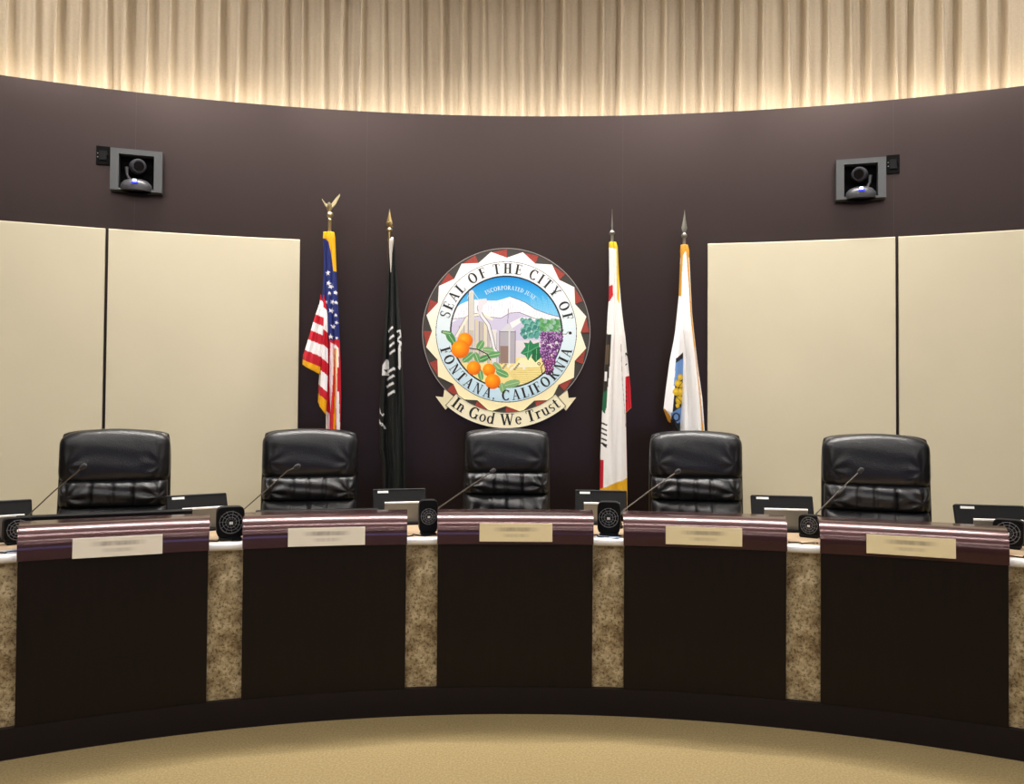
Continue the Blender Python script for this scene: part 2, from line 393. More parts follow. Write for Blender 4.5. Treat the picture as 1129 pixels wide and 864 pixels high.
# ------------------------------------------------------------------ chairs
def pillow(w, h, t, cz, cy, nx=84, ny=36, arch=0, seams=(), puck=0, tb=None, rnd=.05, seed=0, ex=6, ez=4, tilt=0, taper=0):
    """stuffed cushion, front towards -y"""
    r = random.Random(seed)
    ph = [r.uniform(0, 6.3) for _ in range(6)]
    vs = []; idx = {}
    tb = t * .3 if tb is None else tb
    def P(i, j, side):
        u = -1 + 2 * i / nx; v = -1 + 2 * j / ny
        u = math.copysign(1 - (1 - abs(u)) ** 1.5, u) if abs(u) > 0 else 0
        v = math.copysign(1 - (1 - abs(v)) ** 1.5, v) if abs(v) > 0 else 0
        E = ((1 - abs(u) ** ex) * (1 - abs(v) ** ez))
        E = max(E, 0) ** .45
        x = w / 2 * u * (1 - rnd * abs(v) ** 8) * (1 + taper * v); z = h / 2 * v * (1 - rnd * w / h * .8 * abs(u) ** 10)
        if v > -1: z += arch * (1 - u * u) * (v + 1) / 2
        y = -t * E if side == 0 else tb * E
        if side == 0:
            for (us, dep) in seams:
                y += dep * math.exp(-((u - us) / .03) ** 2) * (E > .02) * (1 - .35 * abs(v))
                # puckers beside each seam, near the top and bottom edge
            if puck:
                edge = abs(v) ** 2
                y += puck * .35 * sin(u * 23 + ph[0] + 2 * v) * edge * E
                # fan wrinkles from the lower corners
                for sx in (-1, 1):
                    dx = u * w / 2 - sx * w * .42; dz = v * h / 2 + h * .15; rr = math.hypot(dx, dz); an = math.atan2(dz, dx)
                    y += puck * sin(an * 7 + ph[1 + (sx > 0)]) * math.exp(-((rr - .07) / .05) ** 2) * E
                y += puck * .3 * sin(v * 9 + u * 3 + ph[3]) * E
        return (x, cy + y - tilt * 0, cz + z)
    for side in (0, 1):
        for j in range(ny + 1):
            for i in range(nx + 1):
                b = i in (0, nx) or j in (0, ny)
                if side and b: idx[(1, i, j)] = idx[(0, i, j)]; continue
                idx[(side, i, j)] = len(vs); vs.append(P(i, j, side))
    fs = []
    for j in range(ny):
        for i in range(nx):
            q = [(i, j), (i + 1, j), (i + 1, j + 1), (i, j + 1)]
            fs.append(tuple(idx[(0,) + a] for a in q)); fs.append(tuple(idx[(1,) + a] for a in reversed(q)))
    return vs, fs
def lean(vs, z0=.55, k=.13):
    return [(x, y + (z - z0) * k, z) for x, y, z in vs]
def make_chair(seed, label, loc, rz):
    # z here is height above the dais; top 1.32
    t = empty('office_chair', loc, rz, label, 'chair', 'black leather chairs behind the desk')
    Wd = .62
    H = 1.32
    v, f = pillow(Wd, .305, .085, H - .305 / 2 - .028, .20, arch=.03, rnd=.075, seed=seed, tb=.05, ez=4, puck=.0035)
    MB().add(lean(v), f).build('headrest', LEATHER, t, smooth=80)
    v, f = pillow(Wd * .97, .17, .095, H - .305 - .17 / 2 + .002, .195, rnd=.03, seams=((-.40 + .05 * (seed % 3), .018), (-.02, .02), (.36 - .04 * (seed % 2), .02)), puck=.010, seed=seed + 9, tb=.03, ez=3)
    MB().add(lean(v), f).build('back_cushion', LEATHER2, t, smooth=80)
    v, f = pillow(Wd * .97, .29, .10, H - .305 - .17 - .29 / 2 + .014, .195, rnd=.03, seams=((-.36, .016), (.0, .02), (.36, .016)), puck=.016, seed=seed + 21, tb=.03, ez=3)
    MB().add(lean(v), f).build('lumbar_cushion', LEATHER2, t, smooth=80)
    v, f = pillow(Wd * 1.015, .86, .05, H - .43 - .02, .235, arch=.02, rnd=.05, tb=.06, seed=seed, ex=10, ez=10, taper=-.01)
    MB().add(lean(v), f).build('back_shell', LEATHER, t, smooth=80)
    s = MB(); v, f = pillow(.56, .54, .07, 0, 0, rnd=.05, seed=seed + 3, tb=.05, ez=5)
    s.add([(x, z - .06, .46 - y) for x, y, z in v], f); s.build('seat', LEATHER2, t, smooth=80)
    for sx in (-1, 1):
        a = MB(); a.tube([(sx * .30, .20, .62), (sx * .315, .10, .66), (sx * .32, -.12, .665), (sx * .315, -.20, .64)], [.025, .033, .034, .022], 12)
        a.tube([(sx * .30, -.14, .64), (sx * .30, -.10, .50), (sx * .25, -.06, .42)], .017, 8)
        a.tube([(sx * .30, .10, .64), (sx * .30, .08, .50), (sx * .25, .02, .42)], .017, 8)
        a.build('armrest', BLACK, t, smooth=60)
    MB().lathe([(.03, .10), (.03, .26), (.022, .262), (.022, .385), (.10, .39), (.10, .41)], 16).build('gas_post', BLACK, t, smooth=40)
    for i in range(5):
        an = i * 2 * pi / 5 + .3
        l = MB().tube([(0, 0, .115), (.15 * cos(an), .15 * sin(an), .105), (.27 * cos(an), .27 * sin(an), .075)], [.03, .024, .018], 8).build('leg', BLACK, t, smooth=50)
        MB().lathe([(.004, -.012), (.026, -.012), (.028, 0), (.026, .012), (.004, .012)], 16, M=Matrix.Translation((.27 * cos(an), .27 * sin(an), .029)) @ Matrix.Rotation(an, 4, 'Z') @ Matrix.Rotation(pi / 2, 4, 'X')).build('caster', BLACK, l, smooth=40)
    return t
# x in the view, distance along the room, extra turn
chs = [(122.5, 4.95, .02, 'black leather high-back chair at the far left, the widest, before a beige panel seam'),
       (340, 5.36, 0, 'black leather high-back chair below the american flag'),
       (559, 5.80, 0, 'black leather high-back chair in the middle below the round seal'),
       (769.5, 5.46, 0, 'black leather high-back chair before the gold fringed white flag'),
       (968.5, 4.93, -.03, 'black leather high-back chair at the far right before a beige panel seam')]
for i, (px, Y, tw, lb) in enumerate(chs):
    p = at(px, 500, Y - .0)
    th = math.atan2(p.x - DX, p.y - DY)
    # the visible front of the back stands 0.12 behind the seat centre
    off = Vector((sin(th), cos(th), 0)) * .16
    make_chair(i, lb, (p.x - off.x, p.y - off.y, DAIS), -th * (.75, .8, 1, .8, .8)[i] + tw)

# ------------------------------------------------------------------ desk equipment
def monitor(k, q, label, dark_edge=True):
    """q: view x of left/right, y of top at left/right ; depth"""
    xl, xr, yt, Y, tn = q
    a = at(xl, yt, Y); b = at(xr, yt, Y); c = (a + b) / 2
    base = Vector((c.x, c.y, ZW)); wd = (b - a).length; top = c.z - ZW
    th = math.atan2(c.x - DX, c.y - DY)
    t = empty('monitor', base, -th + tn, label, 'monitor', 'small black monitors on the worktop, seen from behind')
    R = Matrix.Translation((0, 0, .06)) @ Matrix.Rotation(radians(-24), 4, 'X')
    L = (top - .06) / cos(radians(24))
    m = MB(); m.box((0, 0, L / 2), (wd, .022, L), bev=.006, M=R); m.build('housing', BLACK, t, smooth=30)
    MB().box((0, -.0125, L - .002), (wd * .97, .006, .004), M=R).build('top_edge_highlight', GREYB, t)  # grey strip paints the highlight along the housing's top
    MB().box((0, .0125, L / 2), (wd * .92, .002, L * .86), M=R).build('screen', BLACKG, t)
    MB().box((-wd * .5 + wd * .19, -.0122, L - .018), (wd * .20, .0015, .014), M=R).build('sticker', STICK, t)
    s = MB(); R2 = Matrix.Translation((wd * .02, -.055, .012)) @ Matrix.Rotation(radians(8), 4, 'X')
    hh = top * .60
    s.box((0, 0, hh / 2), (wd * .68, .012, hh), M=R2, bev=.004); s.build('stand_plate', SILVER, t, smooth=30)
    MB().box((0, -.0, hh + .003), (wd * .68, .014, .008), M=R2).build('plate_rim', PALEM, t)
    f = MB(); f.box((0, -.02, .006), (wd * .8, .16, .012), bev=.004); f.tube([(0, -.05, .01), (0, -.03, .07)], .018, 10); f.build('foot', BLACK, t, smooth=30)
    return t
mons = [(-36, 31.5, 554, 4.30, .12, 'small black monitor at the left edge of the picture, beside a fan'),
        (187, 252, 546.5, 4.72, .28, 'small black monitor right of the leftmost chair, white label at its corner'),
        (412, 471, 540.5, 5.02, .14, 'small black monitor right of the second chair from the left, pale top edge'),
        (634, 691, 542, 5.06, -.03, 'small black monitor below the white and red flag, right of the middle chair'),
        (830, 896, 548, 4.80, .1, 'small black monitor right of the second chair from the right'),
        (1058, 1129, 558.5, 4.38, .25, 'small black monitor at the right edge, right of the rightmost chair')]
for i, m_ in enumerate(mons): monitor(i, m_[:5], m_[5])

def fan(px, py, w_px, Y, tn, label, cable=True):
    p = at(px, py, Y); sc = w_px / F * Y * .93
    th = math.atan2(p.x - DX, p.y - DY)
    t = empty('desk_fan', (p.x, p.y, ZW), -th + tn, label, 'fan', 'small black desk fans between the stations')
    s = sc; zc = p.z - ZW; h = zc * 2 - .012
    hz = .012 + h / 2
    m = MB()  # square housing ring
    n = 40; V = []; 
    def ring(r_in, y):
        return [(r_in * cos(2 * pi * i / n), y, hz + r_in * sin(2 * pi * i / n)) for i in range(n)]
    def sq(y, k=1.0):
        out = []
        for i in range(n):
            a = 2 * pi * i / n; c, d = cos(a), sin(a); e = (abs(c) ** 6 + abs(d) ** 6) ** (-1 / 6)
            out.append((s / 2 * k * c * e, y, hz + h / 2 * k * d * e))
        return out
    ri = min(s, h) / 2 * .88
    L = [ring(ri, -.03), sq(-.03, .97), sq(-.024), sq(.03), sq(.036, .95), ring(ri, .036)]
    vs = [q for l in L for q in l]; fs = []
    for r in range(6):
        for i in range(n):
            jn = (i + 1) % n; r2 = (r + 1) % 6; fs.append((r * n + i, r * n + jn, r2 * n + jn, r2 * n + i))
    m.add(vs, fs); m.tube([(0, .022, hz), (0, .030, hz)], ri * 1.02, 32); m.build('housing', BLACK, t, smooth=40)
    g = MB()
    for rr in (.93, .68, .44):
        g.tube([(ri * rr * cos(2 * pi * i / 28), -.036, hz + ri * rr * sin(2 * pi * i / 28)) for i in range(29)], .0014, 5, cap=False)
    for i in range(11):
        a = 2 * pi * i / 11; g.tube([(ri * .22 * cos(a), -.037, hz + ri * .22 * sin(a)), (ri * 1.0 * cos(a + .25), -.032, hz + ri * 1.0 * sin(a + .25))], .0010, 5)
    g.build('grille', WIRE, t, smooth=60)
    b = MB()
    for i in range(5):
        a = 2 * pi * i / 5
        pts = [(.15, -.25), (.75, -.35), (.82, .15), (.2, .2)]
        vs = []
        for y in (0, .004):
            for (u, v) in pts:
                vs.append((ri * (u * cos(a) - v * sin(a)), y + .012 * v, hz + ri * (u * sin(a) + v * cos(a))))
        b.add(vs, [(0, 1, 2, 3), (7, 6, 5, 4), (0, 4, 5, 1), (1, 5, 6, 2), (2, 6, 7, 3), (3, 7, 4, 0)])
    b.tube([(0, -.008, hz), (0, .03, hz)], ri * .22, 16)
    b.build('blades', BLACK, t, smooth=30)
    MB().tube([(0, -.041, hz), (0, -.034, hz)], ri * .25, 20).build('hub_cap', BLACK, t, smooth=40)
    MB().box((0, -.042, hz - ri * .05), (ri * .30, .002, ri * .24)).build('sticker', STICK, t)
    MB().box((0, .0, .006), (s * .8, .085, .012), bev=.004).build('foot', BLACK, t, smooth=30)
    return t
fans = [(19, 584.5, 29, 4.20, .2, 'small black desk fan at the left edge, below the leftmost microphone'),
        (254, 576, 31, 4.37, .12, 'square black desk fan between the two leftmost desk fronts'),
        (472, 569.5, 22, 4.575, .1, 'narrow black desk fan just left of the middle desk front'),
        (671.5, 571, 27, 4.575, -.1, 'black desk fan just right of the middle desk front below the white flag'),
        (894, 579.5, 26, 4.54, -.35, 'black desk fan turned sideways between the two rightmost desk fronts'),
        (1112, 588, 32, 4.2, -.2, 'black desk fan at the right edge beside the rightmost desk front')]
for q in fans: fan(*q)

# gooseneck microphones
mics = [((30, 569), (60, 541), (92, 514), 4.27, 'gooseneck microphone before the leftmost chair'),
        ((267, 563), (298, 536), (328, 514), 4.70, 'gooseneck microphone before the second chair from the left, crooked near its tip'),
        ((486, 558), (515, 538), (543.5, 519), 4.88, 'gooseneck microphone before the middle chair'),
        ((692, 559), (720, 538), (747.5, 519.5), 4.84, 'gooseneck microphone before the second chair from the right'),
        ((903, 563), (925, 541), (949, 518.5), 4.55, 'gooseneck microphone before the rightmost chair')]
for i, (a, b, c, Y, lb) in enumerate(mics):
    A, B, C_ = at(*a, Y), at(*b, Y - .02), at(*c, Y - .04)
    base = Vector((A.x - (B.x - A.x) * .5, A.y + .02, ZW))
    t = empty('gooseneck_microphone', base, 0, lb, 'microphone', 'gooseneck microphones on the worktop')
    MB().lathe([(.05, 0), (.05, .012), (.042, .02), (.014, .026), (.01, .045)], 20).build('base', BLACK, t, smooth=40)
    l = lambda p: p - base
    if i == 1: K = C_ - (C_ - B).normalized() * .07 + Vector((-.004, 0, .014)); neck = [l(base + Vector((0, 0, .04))), l(A + (A - B) * .12), l(A), l(B), l(K), l(C_)]
    else: neck = [l(base + Vector((0, 0, .04))), l(A + (A - B) * .12), l(A), l(B), l(C_)]
    MB().tube(neck, [.006, .005] + [.0036] * (len(neck) - 3) + [.004], 8).build('gooseneck', mat('mic_metal', (120, 116, 110), .35, metal=.8), t, smooth=70)
    d = (l(C_) - neck[-2]).normalized(); e = l(C_)
    MB().tube([e - d * .022, e - d * .012, e, e + d * .012, e + d * .018], [.007, .0125, .0145, .0125, .006], 12).build('foam_tip', mat('grey_foam', (62, 62, 64), .9, bump=.5, bscale=600), t, smooth=70)

# dark boards lying behind the ledges
boards = {-2: (38, 199, 567, 1.094, 4.38, 'dark low board behind the far left desk front ledge, below the leftmost chair'),
          -1: (286, 415, 562, 1.071, 4.75, 'grey-edged low board behind the second desk front ledge from the left'),
          0: (506, 627, 558, 1.063, 4.85, 'grey-edged low board behind the middle desk front ledge')}
for k, (xa, xb, yy, zt, Y, lb) in boards.items():
    a = at(xa, yy, Y); b = at(xb, yy, Y); c = (a + b) / 2; th = math.atan2(c.x - DX, c.y - DY)
    wd = (b - a).length / cos(th) * (1.0 if k else 1.0)
    t = empty('desk_riser', (c.x, c.y, ZW), -th, lb, 'desk riser', 'low boards behind the ledges')
    MB().box((0, .0, zt - ZW - .02), (wd, .04, .04), bev=.003).build('board', BLACK, t)
    MB().box((0, -.0215, zt - ZW - .004), (wd * .99, .003, .006)).build('front_trim', GREYB if k else SILVER, t)
    for sx in (-1, 1): MB().box((sx * (wd / 2 - .04), 0, (zt - ZW - .04) / 2), (.03, .05, zt - ZW - .04)).build('foot', BLACK, t)

# papers and cables seen in the gaps
def sheet(k, dth, dr, w_, h_, rot, m, lb, cat='paper', z=ZW, thick=.002):
    p = dpt(k * STEP + dth, DR + dr, z)
    mb = MB()
    nx = 8; vs = []; 
    for s_ in (0, 1):
        for i in range(nx + 1):
            for jj in range(nx + 1):
                u, v = i / nx - .5, jj / nx - .5
                vs.append((u * w_, v * h_, .0008 + s_ * thick + .004 * max(0, u + v - .3) ** 1.5))
    n1 = (nx + 1) ** 2; fs = []
    for i in range(nx):
        for jj in range(nx):
            q = (i * (nx + 1) + jj, (i + 1) * (nx + 1) + jj, (i + 1) * (nx + 1) + jj + 1, i * (nx + 1) + jj + 1)
            fs.append(tuple(reversed(q))); fs.append(tuple(x + n1 for x in q))
    for i in range(nx):
        for q in ((i, i + 1), ):
            a, b = i * (nx + 1), (i + 1) * (nx + 1); fs.append((a, b, b + n1, a + n1)); a += nx; b += nx; fs.append((b, a, a + n1, b + n1))
            a, b = i, i + 1; fs.append((b, a, a + n1, b + n1)); a += nx * (nx + 1); b += nx * (nx + 1); fs.append((a, b, b + n1, a + n1))
    mb.add(vs, fs)
    o = mb.build('paper', m, loc=p, rz=-k * STEP + rot); tag(o, lb, cat, None)
sheet(-2.5, .012, .09, .10, .08, .3, PAPERB, 'blue and white printed sheet on the worktop at the left edge')
sheet(.5, .0, .06, .13, .09, -.2, PAPERB, 'folded blue and white sheet on the worktop just right of the middle desk front')
sheet(-.5, -.010, .085, .05, .05, .5, TANP, 'small tan card on the worktop just left of the middle desk front', 'card')
sheet(1.5, .006, .075, .07, .05, .2, TANP, 'tan card on the worktop beneath the sideways desk fan', 'card', thick=.004)
sheet(2.5, -.012, .07, .08, .06, -.3, TANP, 'tan card on the worktop at the right edge', 'card')
cab_lab = {-2.5: 'black cable coiled on the worktop at the left edge', -1.5: 'black cable looping below the square desk fan', -.5: 'black cable lying left of the middle desk front',
           .5: 'black cable lying right of the middle desk front', 1.5: 'black cable curling under the sideways desk fan', 2.5: 'black cable on the worktop at the right edge'}
for k, lb in cab_lab.items():
    r = random.Random(int(k * 10) + 50); pts = []
    for i in range(40):
        u = i / 39
        pts.append(((u - .5) * .17 + .012 * sin(u * 17 + k), .045 + .018 * sin(u * 11 + k * 3) + .12 * max(0, u - .8), .005 + .006 * max(0, sin(u * 9 + k))))
    o = MB().tube(pts, .0035, 6).build('cable', BLACK, loc=dpt(k * STEP, DR, ZW), rz=-k * STEP, smooth=60); tag(o, lb, 'cable', 'cables in the gaps between the stations')

# ------------------------------------------------------------------ painted grids
def painted(name, V, Fq, colors, m, parent=None, loc=None, rz=None, smooth=True):
    me = bpy.data.meshes.new(name)
    V = np.asarray(V, np.float32); Fq = np.asarray(Fq, np.int32)
    me.vertices.add(len(V)); me.vertices.foreach_set('co', V.ravel())
    me.loops.add(Fq.size); me.loops.foreach_set('vertex_index', Fq.ravel())
    me.polygons.add(len(Fq)); me.polygons.foreach_set('loop_start', np.arange(0, Fq.size, 4, dtype=np.int32))
    me.polygons.foreach_set('use_smooth', np.full(len(Fq), bool(smooth)))
    me.update(calc_edges=True)
    at_ = me.color_attributes.new('paint', 'FLOAT_COLOR', 'POINT')
    c = np.clip(np.asarray(colors, float) / 255, 0, 1); c = np.where(c <= .04045, c / 12.92, ((c + .055) / 1.055) ** 2.4)
    c4 = np.ones((len(V), 4), np.float32); c4[:, :3] = c; at_.data.foreach_set('color', c4.ravel())
    me.materials.append(m); me.validate()
    o = bpy.data.objects.new(name, me); COL.objects.link(o)
    if parent: o.parent = parent
    if loc is not None: o.location = loc
    if rz is not None: o.rotation_euler = (0, 0, rz)
    return o

# painting helpers on arrays X, Y (any picture units)
class Paint:
    def __init__(s, X, Y, base): s.X, s.Y = X, Y; s.C = np.zeros(X.shape + (3,)) + np.array(base, float)
    def fill(s, m, c, a=1.0):
        c = np.asarray(c, float)
        if c.ndim == 1: s.C[m] = s.C[m] * (1 - a) + c * a
        else: s.C[m] = s.C[m] * (1 - a) + c[m] * a
    def poly(s, pts, c, a=1.0):
        m = np.zeros(s.X.shape, bool); n = len(pts)
        for i in range(n):
            x0, y0 = pts[i]; x1, y1 = pts[(i + 1) % n]
            if y0 == y1: continue
            cr = ((y0 > s.Y) != (y1 > s.Y)) & (s.X < (x1 - x0) * (s.Y - y0) / (y1 - y0) + x0); m ^= cr
        s.fill(m, c, a); return m
    def disc(s, x, y, r, c, a=1.0, ry=None, rot=0):
        dx, dy = s.X - x, s.Y - y; co, si = cos(rot), sin(rot)
        u = dx * co + dy * si; v = -dx * si + dy * co
        m = (u / r) ** 2 + (v / (ry or r)) ** 2 < 1; s.fill(m, c, a); return m
    def line(s, pts, w, c, a=1.0):
        m = np.zeros(s.X.shape, bool)
        for (x0, y0), (x1, y1) in zip(pts[:-1], pts[1:]):
            L = (x1 - x0) ** 2 + (y1 - y0) ** 2 + 1e-9; t = np.clip(((s.X - x0) * (x1 - x0) + (s.Y - y0) * (y1 - y0)) / L, 0, 1)
            m |= (s.X - x0 - t * (x1 - x0)) ** 2 + (s.Y - y0 - t * (y1 - y0)) ** 2 < (w / 2) ** 2
        s.fill(m, c, a); return m
def shaded_disc(P, x, y, r, dark, mid, hi):
    dx, dy = (P.X - x) / r, (P.Y - y) / r; m = dx**2 + dy**2 < 1
    d = np.clip(np.hypot(dx + .25, dy + .3) / 1.25, 0, 1)[..., None]
    c = np.where(d < .5, np.array(hi) * (1 - d * 2) + np.array(mid) * d * 2, np.array(mid) * (2 - 2 * d) + np.array(dark) * (2 * d - 1))
    P.fill(m, c)

# ------------------------------------------------------------------ letter shapes (serif)
TK, TN = .20, .095
def ell(cx, cy, rx, ry, a0, a1, tk=TK, tn=TN, n=18):
    out = []
    for i in range(n):
        t0, t1 = [radians(a0 + (a1 - a0) * q / n) for q in (i, i + 1)]
        o = lambda t: (cx + rx * cos(t), cy + ry * sin(t)); q = lambda t: (cx + (rx - tk) * cos(t), cy + (ry - tn) * sin(t))
        out.append([o(t0), o(t1), q(t1), q(t0)])
    return out
def R_(x0, y0, x1, y1): return [[(x0, y0), (x1, y0), (x1, y1), (x0, y1)]]
def D_(xa, ya, xb, yb, w): return [[(xa - w / 2, ya), (xa + w / 2, ya), (xb + w / 2, yb), (xb - w / 2, yb)]]
def SV(x, y0=0, y1=1, w=TK, ser=.11):
    o = R_(x - w / 2, y0, x + w / 2, y1)
    for y in (y0, y1 - .05): o += R_(x - w / 2 - ser, y, x + w / 2 + ser, y + .05)
    return o
GL = {
 'I': (.42, SV(.21)), 'L': (.66, SV(.21) + R_(.1, 0, .62, .055) + D_(.59, 0, .62, .26, .05)),
 'E': (.70, SV(.21) + R_(.1, 0, .62, .055) + R_(.1, .945, .60, 1) + R_(.2, .48, .5, .535) + D_(.59, 0, .63, .24, .05) + D_(.58, .78, .58, 1, .05) + R_(.47, .38, .52, .63)),
 'F': (.64, SV(.21) + R_(.1, .945, .58, 1) + R_(.2, .48, .48, .535) + R_(.55, .76, .6, 1) + R_(.45, .38, .5, .63)),
 'T': (.74, SV(.37) + R_(.06, .945, .68, 1) + R_(.05, .76, .1, 1) + R_(.64, .76, .69, 1)),
 'H': (.86, SV(.21) + SV(.65) + R_(.2, .48, .66, .54)),
 'A': (.82, D_(.12, 0, .41, 1, .07) + D_(.66, 0, .41, 1, .17) + R_(.22, .32, .58, .375) + R_(.0, 0, .26, .05) + R_(.52, 0, .82, .05)),
 'N': (.86, R_(.16, 0, .22, 1) + R_(.66, 0, .72, 1) + D_(.22, 1, .69, 0, .18) + R_(.06, 0, .32, .05) + R_(.56, .95, .82, 1) + R_(.04, .95, .24, 1)),
 'O': (.92, ell(.46, .5, .42, .52, 0, 360, n=28)),
 'C': (.82, ell(.46, .5, .42, .52, 45, 315, n=22) + R_(.68, .70, .74, .98) + R_(.68, .05, .72, .24)),
 'G': (.90, ell(.46, .5, .42, .52, 45, 320, n=22) + SV(.72, 0.05, .45, .15, .06) + R_(.68, .70, .74, .98)),
 'S': (.62, ell(.31, .75, .25, .26, 35, 235, .13, .07) + ell(.31, .25, .26, .27, -145, 55, .13, .07) + D_(.16, .60, .44, .44, .22) + R_(.50, .72, .54, .98) + R_(.06, .04, .10, .30)),
 'Y': (.80, SV(.40, 0, .45) + D_(.40, .42, .12, 1, .16) + D_(.40, .42, .68, 1, .08) + R_(0, .95, .28, 1) + R_(.54, .95, .80, 1)),
 'R': (.80, SV(.21) + ell(.28, .74, .34, .26, -90, 90, .15, .06) + R_(.2, .48, .30, .54) + R_(.2, .94, .30, 1) + D_(.72, 0, .40, .5, .18) + R_(.60, 0, .86, .05)),
 'P': (.66, SV(.21) + ell(.28, .72, .34, .28, -90, 90, .15, .06) + R_(.2, .44, .30, .5) + R_(.2, .94, .30, 1)),
 'D': (.84, SV(.21) + ell(.30, .5, .46, .5, -90, 90, .17, .06) + R_(.2, 0, .32, .06) + R_(.2, .94, .32, 1)),
 'J': (.46, R_(.2, .15, .36, 1) + ell(.17, .15, .19, .22, 180, 360, .12, .07) + R_(.1, .95, .46, 1)),
 'U': (.86, R_(.14, .3, .30, 1) + R_(.62, .3, .68, 1) + ell(.41, .3, .27, .32, 180, 360, .12, .07) + R_(.04, .95, .4, 1) + R_(.54, .95, .8, 1)),
 ',': (.30, R_(.08, 0, .22, .13) + D_(.10, -.16, .18, .03, .06)), ' ': (.36, []),
 'W': (1.18, D_(.14, 1, .36, 0, .18) + D_(.36, 0, .60, .95, .09) + D_(.58, 1, .82, 0, .18) + D_(.82, 0, 1.04, 1, .08) + R_(0, .95, .3, 1) + R_(.46, .95, .74, 1) + R_(.90, .95, 1.18, 1)),
 'n': (.66, SV(.17, 0, .66, .15, .07) + SV(.49, 0, .42, .15, .07) + ell(.33, .42, .235, .25, 0, 150, .15, .08)),
 'o': (.62, ell(.31, .33, .28, .35, 0, 360, .14, .07, 22)),
 'd': (.68, ell(.29, .33, .27, .35, 0, 360, .14, .07, 22) + SV(.50, 0, 1.0, .15, .05)),
 'e': (.58, ell(.30, .33, .27, .35, 0, 320, .14, .07, 22) + R_(.1, .34, .52, .40)),
 'r': (.50, SV(.17, 0, .66, .15, .08) + ell(.36, .42, .2, .26, 40, 150, .14, .1)),
 'u': (.68, R_(.10, .2, .25, .66) + R_(.44, 0, .59, .66) + ell(.34, .24, .24, .26, 180, 330, .14, .08) + R_(.02, .61, .2, .66) + R_(.36, .61, .5, .66) + R_(.5, 0, .68, .05)),
 's': (.48, ell(.24, .49, .19, .19, 35, 235, .11, .06) + ell(.24, .18, .20, .20, -145, 55, .11, .06) + D_(.14, .40, .34, .28, .17)),
 't': (.44, R_(.13, .12, .28, .86) + R_(.02, .60, .40, .66) + ell(.30, .14, .17, .16, 180, 320, .12, .06)),
}
def arc_text(txt, size, r_base, ang0, ang1, up, wx=1.0):
    """letters between clock angles (deg, 0 = top, clockwise); up=True: tops outward, else tops towards the centre"""
    tot = sum(GL[c][0] for c in txt); polys = []
    acc = 0
    for c in txt:
        wv, ps = GL[c]; mid = acc + wv / 2; acc += wv
        a = radians(ang0 + (ang1 - ang0) * mid / tot)
        for p in ps:
            q = []
            for (x, y) in p:
                lx = (x - wv / 2) * size * wx; ly = y * size
                if up: rad = r_base + ly; q.append((rad * sin(a) + lx * cos(a), rad * cos(a) - lx * sin(a)))
                else: rad = r_base - ly; q.append((rad * sin(a) - lx * cos(a), rad * cos(a) + lx * sin(a)))
            polys.append(q)
    return polys
def letters(name, polys, y0, y1, m, parent):
    mb = MB()
    for q in polys:
        A = sum(q[i][0] * q[(i + 1) % len(q)][1] - q[(i + 1) % len(q)][0] * q[i][1] for i in range(len(q)))
        if A < 0: q = q[::-1]
        mb.poly(q, y0, y1)
    return mb.build(name, m, parent)

